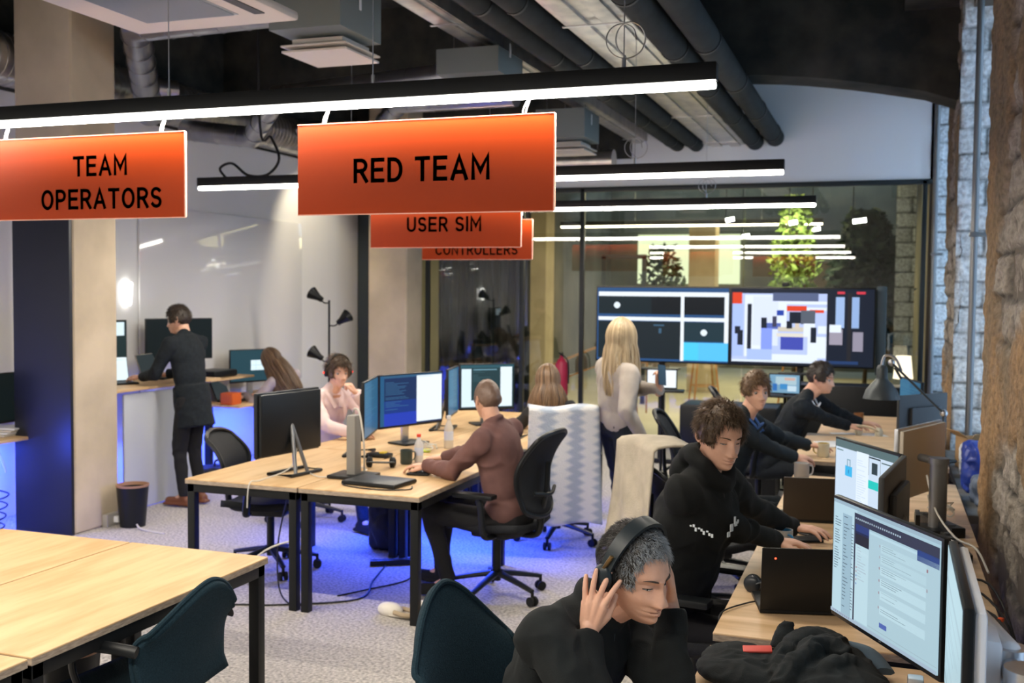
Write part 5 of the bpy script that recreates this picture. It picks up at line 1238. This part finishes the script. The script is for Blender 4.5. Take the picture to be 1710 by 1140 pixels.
# ---------------------------------------------------------------- P10: woman bending over the low desk
def hair10(T,t): long_hair(T,(.035,.02,.012),(.20,.12,.065),t,.42,seed=14,n=560,dirw=(.62,-.12,-.78),open_ang=.55,flare=.05,th=.003,out=.012)
person('woman with long dark hair bending over the low blue lit desk',(-5.66,9.52,.50),D(165),(-5.82,9.47,.985),
    dict(pos=(-5.98,9.46,1.16),yaw=D(172),pitch=D(38)),
    {'L':dict(w=(-6.22,9.38,.78),e=(-5.95,9.22,.80),d=(-1,0,0),n=(0,0,1)),'R':dict(w=(-6.22,9.62,.78),e=(-5.98,9.7,.80),d=(-1,0,0),n=(0,0,1))},
    shw=.155,build=.88,legs={'R':((-6.10,9.62,.50),(-6.1,9.62,.10)),'L':((-6.10,9.42,.50),(-6.1,9.42,.10))},top=('pale_top',mat('pale lilac top',(.46,.40,.42),.9)),bottom=TROU,face_res=(64,44),hairf=hair10,fem=1)
# ================================================================ small things
CER=lambda n,c: mat('ceramic '+n,c,.35)
def mug(x,y,z,lab,c,ci=None,h=.095,r=.041,rz=0,group=None):
    t=thing('mug',lab,'mug',(x,y,z),rz,group)
    B().lathe([(0,0),(r*.86,0),(r,.01),(r,h),(r-.004,h),(r-.004,.012),(0,.010)]).out('cup',CER('%.2f%.2f%.2f'%c,c),t)
    if ci: B().lathe([(0,.014),(r-.0055,.014),(r-.0055,h-.002),(r-.0045,h-.002)]).out('glazed_inside',CER('%.2f%.2f%.2f'%ci,ci),t)
    B().tube([(r-.003,0,h*.82),(r+.024,0,h*.78),(r+.028,0,h*.5),(r+.018,0,h*.26),(r-.003,0,h*.22)],.0055,8,flat=(1.3,.8)).out('handle',CER('%.2f%.2f%.2f'%(ci or c),(ci or c)),t); return t
mug(-.405,4.86,.741,'grey mug with blue inside and blue handle beside the hooded man\'s forearm',(.36,.35,.33),(.03,.16,.30),rz=-.9)
mug(-.37,7.44,.791,'yellow and white printed mug on the desk of the young man in jacket',(.66,.60,.42),(.62,.48,.10),rz=2.8)
mug(-.19,9.75,.761,'brown mug in front of the dark suited man',(.20,.09,.035),rz=2.6)
mug(-.465,6.80,.741,'grey steel tumbler mug standing alone at the left edge of the long wall desks',(.34,.31,.28),(.5,.5,.5),h=.10,r=.046,rz=.5)
mug(-2.985,6.36,.741,'dark green mug by the red capped bottle on the island',(.035,.05,.045),rz=1)
mug(-6.55,9.35,.741,'small white cup on the low desk near the bending woman',(.7,.7,.7),rz=1,h=.08,r=.035)
def bottle(x,y,z,lab,h,r,body,capm,clear=False):
    t=thing('bottle',lab,'bottle',(x,y,z))
    B().lathe([(0,0),(r*.9,0),(r,.006),(r,h*.62),(r*.45,h*.82),(r*.36,h*.86),(r*.36,h*.93),(0,h*.93)]).out('bottle_body',body,t)
    B().lathe([(0,h*.9),(r*.48,h*.9),(r*.48,h*1.0),(0,h*1.0)]).out('cap',capm,t)
    B().lathe([(r*1.01,h*.25),(r*1.015,h*.26),(r*1.015,h*.52),(r*1.01,h*.53)]).out('label_band',mat('bottle label',(.55,.6,.72),.6),t)
bottle(-2.94,6.46,.741,'small milky bottle with red cap on the island beside the typing man',.19,.030,mat('milky plastic',(.62,.60,.58),.4),mat('red cap',(.75,.06,.03),.4))
bottle(-3.0,7.12,.741,'tall clear water bottle on the middle island desk',.24,.034,mat('clear plastic',(.60,.55,.48),.15),WHITE)
def laptop(lab,x,y,z,rz,w=.33,d=.225,ang=100,lid=BPLAST,ui=None,base=BPLAST,led=False,group=None):
    t=thing('laptop',lab,'laptop',(x,y,z),rz,group)
    B().box((0,-d/2,.009),(w,d,.016),bev=.004).out('base',base,t)
    b=B(); 
    for i in range(5): 
        for j in range(13): b.box((-w*.42+w*.84*(j+.5)/13,-.045-.019*i,.0185),(w*.056,.015,.002))
    b.out('keyboard',BLACK,t); B().box((0,-d*.80,.0178),(w*.3,d*.26,.001)).out('touchpad',DPLAST,t)
    a=math.radians(ang-90); T=Matrix.Translation((0,0,.016))@Matrix.Rotation(-a,4,'X')
    o=B().box((0,0,d/2),(w,.008,d),bev=.003).out('lid',lid,t); o.matrix_local=T
    s=link('screen',rects_mesh(w-.012,d-.014,ui or [(0,0,1,1,(.02,.03,.035))],.0001),SCREEN,o); s.matrix_local=Matrix.Translation((0,-.0045,d/2))
    if led: l=B().cyl((w*.36,.0045,d*.84),(w*.36,.006,d*.84),.0035,n=10).out('red_light',emis('red dot',(1,.05,.02),6),t); l.matrix_local=T
    return t
laptop('black laptop with a tiny red light on its lid in front of the hooded man',-.235,3.90,.741,math.radians(-166),.34,.235,98,led=True)
laptop('dark brown open laptop seen from behind on the middle wall desk',-.30,5.50,.741,math.radians(-172),.33,.225,102,lid=mat('brown black lid',(.030,.022,.016),.4))
laptop('laptop with bright blank screen on the tall desk beside the column',-6.45,7.60,1.05,math.radians(62),.33,.22,104,ui=[(0,0,1,1,(.80,.95,1)),(.05,.1,.9,.12,(.5,.7,.8))])
laptop('grey laptop seen from behind on the tall desk',-6.50,8.20,1.05,math.radians(100),.32,.22,108,lid=mat('warm grey lid',(.25,.23,.20),.5))
laptop('dark open laptop on the low blue lit desk',-6.42,9.25,.741,math.radians(100),.33,.22,112)
laptop('dark open laptop on the middle right island desk beyond the typing man',-2.62,7.05,.741,math.radians(80),.33,.22,30)
t=thing('closed_laptop','closed black laptop with its cable on the front right desk of the island','laptop',(-2.83,5.65,.741),math.radians(-6)); B().box((0,0,.011),(.37,.26,.020),bev=.006).out('base',BPLAST,t)
B().box((0,0,.023),(.36,.25,.003),bev=.001).out('lid',mat('slate lid',(.03,.035,.04),.35),t)
def keyboard(x,y,z,rz,lab,w=.40,m=BPLAST):
    t=thing('keyboard',lab,'keyboard',(x,y,z),rz); B().box((0,0,.008),(w,.14,.014),bev=.004).out('case',m,t); b=B()
    for i in range(5):
        for j in range(15): b.box((-w*.46+w*.92*(j+.5)/15,.05-.024*i,.018),(w*.052,.019,.006))
    b.out('keys',BPLAST if m!=WHITE else WHITE,t); return t
keyboard(-2.76,6.15,.741,math.radians(-80),'black keyboard under the hands of the man in the mauve shirt',.36)
keyboard(-.12,4.72,.741,math.radians(-60),'black keyboard in front of the padlock screen',.36)
def mouse(x,y,z,lab,m=BPLAST):
    t=thing('computer_mouse',lab,'mouse',(x,y,z)); b=B(); b.sph((0,0,.012),(.03,.052,.022),u=20,v=12); b.out('shell',m,t); B().box((0,.03,.033),(.004,.016,.006)).out('wheel',DPLAST,t)
mouse(-2.80,6.36,.742,'black mouse beside the hand of the typing man'); mouse(-.42,5.12,.742,'black mouse near the phone on the wall desk')
def phone(x,y,z,rz,lab,c=BPLAST):
    t=thing('mobile_phone',lab,'phone',(x,y,z),rz); B().box((0,0,.005),(.074,.15,.008),bev=.003).out('case',c,t); B().box((0,0,.0095),(.066,.14,.001)).out('screen',mat('phone glass',(.02,.022,.025),.1),t); return t
phone(-.29,5.20,.741,.9,'black mobile phone lying between the mug and the brown laptop')
b=B(); b.box((-.36,5.08,.747),(.22,.10,.012),rot=(0,0,.35),bev=.005); tag(b.out('wrist_rest',BPLAST),'flat black glove-like pad on the wall desk beside the phone','pad')
def headphones(lab,x,y,z,rz,cm,tilt=80,s=1.0,name='headphones',group=None,pad=RUBBER):
    """lying on a desk"""
    t=thing(name,lab,'headphones',(x,y,z),rz,group)
    R_=.082*s; T=Matrix.Translation((0,0,.034*s))@Matrix.Rotation(math.radians(tilt),4,'X')
    b=B(); b.tube([T@V((R_*math.cos(a),0,R_*1.05*math.sin(a))) for a in [math.radians(i*180/14) for i in range(15)]],.009*s,8,False,flat=(1.8,.7)); b.out('headband',cm,t)
    for sg in (-1,1):
        c=T@V((sg*R_,0,-.01)); b=B(); b.sph(c,(.018*s,.036*s,.036*s),u=20,v=12); b.out('ear_cup',cm,t)
        b=B(); b.sph(c-V((sg*.014*s,0,0)),(.013*s,.038*s,.038*s),u=20,v=12); b.out('ear_cushion',pad,t)
    return t
headphones('black headphones lying on the desk edge left of the laptop with the red light',-.42,4.20,.741,1.2,mat('satin black',(.02,.024,.03),.3),70)
headphones('black headphones lying behind the closed laptop on the island',-3.08,6.17,.741,.3,BPLAST,82)
CRM=mat('cream plastic pads',(.70,.62,.46),.6)
headphones('cream white headphones lying on papers on the far wall desk',-.10,8.86,.765,-.5,CRM,60,1.15,pad=CRM)
b=B(); b.box((-.16,8.90,.763),(.42,.30,.004),rot=(0,0,.3)); tag(b.out('paper_sheets',WHITE),'white papers under the cream headphones','paper')
b=B(); b.box((-.32,8.10,.793),(.21,.29,.004),rot=(0,0,.5)); tag(b.out('paper_sheet',WHITE),'white sheet of paper on the young man\'s desk','paper')
b=B(); b.box((-3.10,6.90,.748),(.09,.09,.010),rot=(0,0,.3)); tag(b.out('sticky_note_pad',mat('lime paper',(.62,.75,.08),.7)),'lime yellow note pad on the middle island desk','note pad')
t=thing('desk_gadget','small black gadget with a yellow part on the island under the blue screen','gadget',(-3.28,6.55,.741)); B().box((0,0,.015),(.17,.09,.028),bev=.01).out('body',BPLAST,t); B().box((.03,0,.034),(.04,.05,.012),bev=.004).out('yellow_tab',mat('yellow',(.7,.5,.06),.5),t)
# jacket lying on the near desk
JK=mat('black cotton jacket',(.012,.016,.018),.9,noise_c=(.008,.010,.011),scale=25,bump=.3,bscale=350)
b=B()
b.sph((-.335,3.24,.745),(.19,.15,.045),rot=(0,.05,.25),u=28,v=14); b.sph((-.40,3.30,.755),(.12,.10,.045),u=20,v=12); b.sph((-.12,3.22,.755),(.17,.15,.055),rot=(0,0,-.5),u=24,v=14)
b.tube([(-.28,3.15,.76),(-.25,3.30,.80),(-.20,3.40,.82),(-.12,3.40,.81),(-.04,3.30,.78),(.0,3.16,.745)],.032,10,flat=(1.2,.9)); b.tube([(-.26,3.10,.75),(-.21,3.22,.81),(-.15,3.33,.82),(-.08,3.30,.80)],.035,10)
b.tube([(-.285,3.38,.78),(-.275,3.40,.825),(-.262,3.41,.86)],lambda q:.026*(1-.45*q),10,flat=(1.3,.7)); b.tube([(-.16,3.10,.75),(-.12,3.20,.80),(-.05,3.26,.79),(.03,3.20,.745)],.03,10)
b.tube([(-.50,3.38,.735),(-.45,3.30,.76),(-.46,3.18,.735)],.028,10)
me=remesh(b,.006,2); wrinkle(me,.004,16,2,[(V((-.2,3.3,.8)),.16,.006)])
for v in me.vertices: v.co.z=max(v.co.z,.717)
t=thing('folded_jacket','crumpled black jacket lying on the desk at the bottom right','jacket',(0,0,0)); link('jacket_cloth',me,JK,t)
b=B(); b.tube([(-.09,3.42,.80),(-.02,3.41,.79),(.03,3.34,.76)],.022,8,flat=(1.6,.6)); b.out('lining_edge',mat('blue grey lining',(.09,.14,.19),.8),t)
t=thing('red_tag','red strap tag lying on the crumpled black jacket','tag',(-.345,3.285,.800),math.radians(14)); t.rotation_euler=(.35,-.05,math.radians(12)); B().box((0,0,0),(.088,.030,.008),bev=.002).out('tag_body',mat('coral red',(.72,.10,.08),.5),t)
# desk lamp with jointed arm
t=thing('desk_lamp','dark grey jointed desk lamp reaching over the desks beside the wall','lamp',(.33,6.98,.742))
LM=mat('lamp grey',(.055,.065,.07),.4,.3)
B().cyl((0,0,-.05),(0,0,.06),.022,n=16).out('clamp',LM,t)
b=B(); 
for o in (-.012,.012): b.cyl((0,o,.03),(.03,o,.43),.007,n=8); b.cyl((.03,o,.43),(-.28,.04+o,.73),.007,n=8)
b.cyl((-.26,.045,.70),(-.22,.045,.63),.008); b.out('arm',LM,t); b=B(); b.sph((.03,0,.43),.024); b.sph((-.28,.04,.73),.022); b.tube([(-.22,.04,.68),(-.26,.04,.76),(-.32,.05,.77),(-.34,.05,.70),(-.335,.05,.64)],.008,8); b.out('joint',SILVER,t)
b=B(); b.lathe([(.028,.20),(.034,.13),(.040,.12),(.060,.10),(.095,.055),(.112,0),(.106,0),(.088,.05),(.055,.09),(.0,.11)],(-.335,.05,.50),32); b.lathe([(0,.215),(.026,.21),(.034,.19),(.034,.12)],(-.335,.05,.50)); b.out('lamp_shade',LM,t,angle=60)
# three-shade floor lamp by the left wall
t=thing('floor_lamp','black floor lamp with three cone shades in front of the left white wall','lamp',(-5.78,10.3,0))
B().cyl((0,0,0),(0,0,.03),.15,n=28).out('base',BLACK,t); B().cyl((0,0,.03),(0,0,1.78),.012,n=10).out('pole',BLACK,t)
for k,(z,dx) in enumerate(((1.75,-.12),(1.50,.14),(1.10,-.12))):
    b=B(); b.tube([(0,0,z),(dx*.5,0,z),(dx*.8,0,z+.03)],.008,8); b.out('shade_arm',BLACK,t)
    b=B(); M_=Euler((0,math.radians(-60 if dx<0 else 55),0)).to_matrix(); b.lathe([(0,-.04),(.03,-.035),(.035,.01),(.075,.12),(.070,.12),(.03,.02),(0,.0)],(dx,0,z+.05),22,M_); b.out('shade',BPLAST,t,angle=60)
# wall light near the column, small lamp behind the curtain glass
t=thing('wall_light','glowing white wall light beside the concrete column','lamp',(-6.795,8.22,1.73)); b=B(); b.prism([(-.055,.22),(.055,.22),(.03,0),(-.03,0)],.05,Matrix.Translation((0,0,0))@Matrix(((0,0,1),(1,0,0),(0,1,0))).to_4x4(),bev=.01); b.out('glowing_shade',emis('wall light glow',(1,.97,.9),6),t)
# left wall whiteboard sheet
b=B(); b.box((-6.785,9.9,1.75),(.02,3.0,1.9),bev=.004); tag(b.out('glass_whiteboard',mat('glossy whiteboard',(.78,.78,.78),.06,coat=.5)),'large glossy white board covering the left wall behind the standing man','whiteboard')
# bins
def binn(x,y,lab,h=.33,r=.125,inner=None):
    t=thing('waste_bin',lab,'bin',(x,y,0)); B().lathe([(0,0),(r*.78,0),(r,h),(r-.006,h),(r*.78-.006,.01),(0,.01)],n=32).out('bucket',BPLAST,t)
    B().lathe([(r-.012,h-.02),(r-.007,h+.006),(r+.002,h+.006),(r+.002,h-.01)],n=32).out('bag_rim',inner or mat('tan bag rim',(.36,.20,.12),.6),t)
binn(-3.30,3.62,'black waste bin with a brown rim under the foreground oak desk'); binn(-5.62,6.86,'black waste bin standing against the concrete column')
# slippers
for k,(x,y,rz) in enumerate(((-2.63,5.50,.35),(-2.47,5.60,.25))):
    t=thing('slipper','cream slipper on the floor, '+('left of the front island table leg','half behind the front island table leg')[k],'slipper',(x,y,0),math.radians(165)+rz*0.3,'pair of cream slippers')
    b=B(); b.sph((0,0,.012),(.14,.048,.013),u=24,v=10); b.out('sole',mat('rubber sole',(.55,.5,.42),.8),t)
    b=B(); b.sph((.055,0,.03),(.085,.050,.045),u=24,v=14); b.out('upper',mat('cream felt',(.72,.68,.60),.95,bump=.3,bscale=120),t); b=B(); b.tube([(.0,.042,.035),(-.08,.045,.028),(-.135,0,.03),(-.08,-.045,.028),(0,-.042,.035)],.014,8); b.out('heel_rim',mat('tan fur',(.42,.33,.22),.95),t)
# bags
def bag(lab,x,y,sx,sy,sz,m,name='backpack',seed=1,rz=0):
    b=B(); b.box((0,0,sz/2),(sx,sy,sz),bev=min(sx,sy)*.3,seg=4); b.sph((0,-sy*.4,sz*.35),(sx*.38,sy*.3,sz*.32)); me=remesh(b,.012,4); wrinkle(me,.010,9,seed)
    t=thing(name,lab,'bag',(x,y,0),rz); link('bag_body',me,m,t); b=B(); b.tube([(-.05,0,sz*.97),(-.04,0,sz+.05),(.04,0,sz+.05),(.05,0,sz*.97)],.01,8); b.out('handle',m,t)
bag('black backpack standing under the centre island',-3.38,6.95,.30,.22,.42,mat('black nylon',(.012,.013,.016),.7),seed=2)
bag('dark slumped bag on the floor behind the standing man\'s legs',-5.98,8.55,.55,.35,.20,mat('black nylon',(0,0,0)),seed=3,rz=.8)
BLB=mat('blue plastic bag',(.03,.06,.35),.35)
for k,(x,y,sx,sy,sz,m,lab) in enumerate(((.60,7.20,.20,.26,.30,BLB,'crumpled blue bag on the window sill'),(.62,7.75,.20,.20,.22,mat('white plastic bag',(.62,.66,.72),.4),'crumpled white bag on the window sill behind the blue bag'),(.60,6.75,.16,.24,.16,mat('grey blue bag',(.12,.16,.24),.5),'low grey blue pouch at the near end of the window sill'))):
    b=B(); b.box((0,0,sz/2),(sx,sy,sz),bev=.04,seg=3); me=remesh(b,.012,2); wrinkle(me,.022,11,k); 
    for v in me.vertices: v.co.z=max(v.co.z,0)
    t=thing('plastic_bag',lab,'bag',(x,y,.667)); link('bag_body',me,m,t)
t=thing('cardboard_box','open brown cardboard box on the window sill','box',(.63,8.15,.667),.4); b=B()
for s in (-1,1): b.box((s*.09,0,.11),(.004,.2,.22)); b.box((0,s*.1,.11),(.18,.004,.22))
b.box((0,0,.003),(.18,.2,.004)); b.box((-.13,0,.25),(.09,.2,.004),rot=(0,.6,0)); b.box((0,-.14,.24),(.18,.09,.004),rot=(-.6,0,0)); b.out('box_walls',mat('cardboard',(.42,.27,.14),.8),t)
# power strips, adapters and cables
def strip(lab,p0,p1,z,m=BPLAST,w=.055,n=5,hh=.04):
    p0=V((*p0,0));p1=V((*p1,0)); d=p1-p0; t=thing('power_strip',lab,'power strip',((p0+p1)/2+V((0,0,z))),math.atan2(d.y,d.x)); B().box((0,0,hh/2),(d.length,w,hh),bev=.006).out('case',m,t)
    for i in range(n): B().cyl((d.length*((i+.5)/n-.5),0,hh),(d.length*((i+.5)/n-.5),0,hh+.004),.018,n=14).out('socket',DPLAST,t)
strip('black power strip on the wall desk behind the foreground screens',(.36,4.9),(.30,5.35),.741)
strip('black power strip on the floor under the centre island',(-3.30,6.45),(-3.0,6.62),0)
strip('long black cable tray box on the wall desk by the silver screen post',(.20,5.75),(.36,5.40),.741,n=3,w=.07,hh=.05)
t=thing('power_adapter','black power adapter with white plug lying on the near wall desk','adapter',(.27,4.10,.741),-.5); B().box((0,0,.016),(.15,.06,.03),bev=.006).out('brick',BPLAST,t); B().box((.11,-.01,.012),(.03,.02,.014),bev=.003).out('white_plug',WHITE,t); B().box((.15,.03,.012),(.018,.018,.014),bev=.003).out('orange_plug',mat('orange plug',(.8,.1,.02),.4),t)
t=thing('slim_drive','slim grey upright device behind the dark screen back','device',(.16,4.95,.741)); B().box((0,0,.10),(.02,.13,.20),bev=.004).out('body',DPLAST,t)
t=thing('socket_box','grey double wall socket at the foot of the concrete column with white plugs','socket',(-5.785,6.80,.05)); B().box((0,0,.0),(.05,.14,.10),bev=.006).out('box',mat('grey plastic box',(.38,.36,.33),.5),t); B().box((.04,.03,.0),(.05,.05,.05),bev=.01).out('plug',WHITE,t)
def cable(lab,pts,r=.004,m=CABLE,group=None): 
    b=B(); b.tube(pts,r,6); tag(b.out('cable',m),lab,'cable',group)
cable('thick black cable curling off the wall desk beside the white monitor arm',[(.10,3.2,.73),(.28,3.35,.745),(.40,3.60,.76),(.40,4.1,.75),(.25,4.3,.75),(.30,4.7,.75)],.006)
cable('black cable looping between the wall desk and the stone wall',[(.2,4.45,.745),(.38,4.35,.76),(.47,4.0,.66),(.47,3.6,.45),(.44,3.2,.5),(.40,2.9,.72)],.005)
cable('second black loop between the desk and the stone wall',[(.25,4.55,.745),(.42,4.55,.75),(.49,4.2,.6),(.48,3.8,.38),(.44,3.4,.3)],.005)
cable('white cable rising behind the foreground screens to the monitor arm',[(.30,3.05,.9),(.33,2.9,1.02),(.36,2.6,1.0),(.34,2.45,.85),(.3,2.4,.73)],.006,WCABLE)
cable('grey cable running from the silver screen over the black strip',[(.22,5.62,1.0),(.26,5.5,.85),(.33,5.2,.79),(.40,4.95,.80),(.43,4.7,.76)],.005,WCABLE)
cable('black cable across the desk to the laptop with the red light',[(-.50,3.60,.72),(-.52,3.72,.70),(-.53,3.80,.745),(-.46,3.95,.746),(-.40,4.0,.75)],.003)
cable('black cable around the closed laptop on the island',[(-3.05,5.62,.745),(-2.98,5.50,.745),(-2.75,5.45,.745),(-2.58,5.52,.745),(-2.60,5.62,.745)],.004)
cable('grey cable hanging over the front edge of the island from the dark screen',[(-3.50,5.85,1.0),(-3.46,5.70,.80),(-3.52,5.45,.748),(-3.53,5.34,.745),(-3.54,5.33,.60)],.004,WCABLE)
cable('cable lying around the bare monitor stand on the island',[(-3.38,5.78,.747),(-3.25,5.68,.747),(-3.16,5.78,.747),(-3.10,6.0,.747),(-3.2,6.1,.75)],.004,WCABLE)
cable('pale cable sagging between the table legs under the island',[(-3.22,5.45,.42),(-3.45,5.38,.34),(-3.66,5.3,.12),(-3.8,5.3,.01)],.006,WCABLE)
cable('black cable lying along the floor under the front of the island',[(-4.2,5.15,.006),(-3.9,5.22,.006),(-3.6,5.35,.006),(-3.4,5.42,.006),(-3.0,5.7,.006),(-3.1,6.1,.006),(-3.2,6.5,.006)],.006)
cable('black cable knot hanging down by the middle table legs',[(-3.35,5.50,.70),(-3.40,5.45,.4),(-3.38,5.42,.12),(-3.30,5.42,.02),(-3.22,5.5,.01)],.005)
cable('thin cable on the floor under the island',[(-3.0,6.5,.006),(-2.9,6.2,.006),(-3.05,5.9,.006),(-3.15,5.72,.006)],.005)
cable('coiled black cables on the floor behind the black column panel',[(-6.5+.13*math.cos(i*.9)+.02*i/9,6.25+.13*math.sin(i*.9),.03+.012*i) for i in range(24)],.006)
cable('pale cable hanging under the wall desk at the left edge',[(-6.5,6.35,.70),(-6.45,6.4,.45),(-6.42,6.35,.55),(-6.44,6.28,.70)],.004,WCABLE)
cable('pale plug cable leaving the socket box on the floor',[(-5.73,6.83,.05),(-5.60,6.85,.04),(-5.45,6.75,.01),(-5.2,6.7,.006)],.008,WCABLE)
cable('tangle of pale cables behind the blue screen on the island',[(-3.1+.08*math.cos(i*1.3),6.95+.10*math.sin(i*1.1),.76+.012*(i%4)) for i in range(18)],.004,WCABLE)
cable('tangle of pale cables around the silver post by the window',[(.30+.06*math.cos(i*1.3),5.85+.12*math.sin(i*1.1),.78+.02*(i%4)) for i in range(18)],.004,WCABLE)
b=B(); b.box((-4.03,4.95,.03),(.18,.09,.05),rot=(0,0,.3),bev=.006); tag(b.out('floor_box',WHITE),'small white floor box behind the foreground table leg','box')
t=thing('paper_tray','stack of papers on the wall desk at the left edge','papers',(-6.50,6.40,.741)); 
for k in range(4): B().box((.01*k,.012*k,.008+.016*k),(.30,.22,.012),rot=(0,0,.05*k)).out('sheet_stack',WHITE if k%2 else mat('cream paper',(.6,.56,.48),.8),t)

t=thing('table_lamp','small cream lit table lamp by the right end of the glass partition','lamp',(.20,11.75,0))
B().cyl((0,0,0),(0,0,.02),.12,n=24).out('base',BLACK,t); B().cyl((0,0,.02),(0,0,1.08),.010,n=10).out('pole',BLACK,t); B().lathe([(.10,1.02),(.075,1.26),(.070,1.26),(.095,1.02)],n=28).out('lamp_shade',emis('lit cream shade',(1,.86,.60),1.6),t)
b=B(); b.tube([(-6.62+.10*math.cos(i*.8),7.1+.10*math.sin(i*.8),.02+.010*i) for i in range(20)],.006,6); tag(b.out('cable',CABLE),'coil of black cables on the floor beside the tall desk','cable')
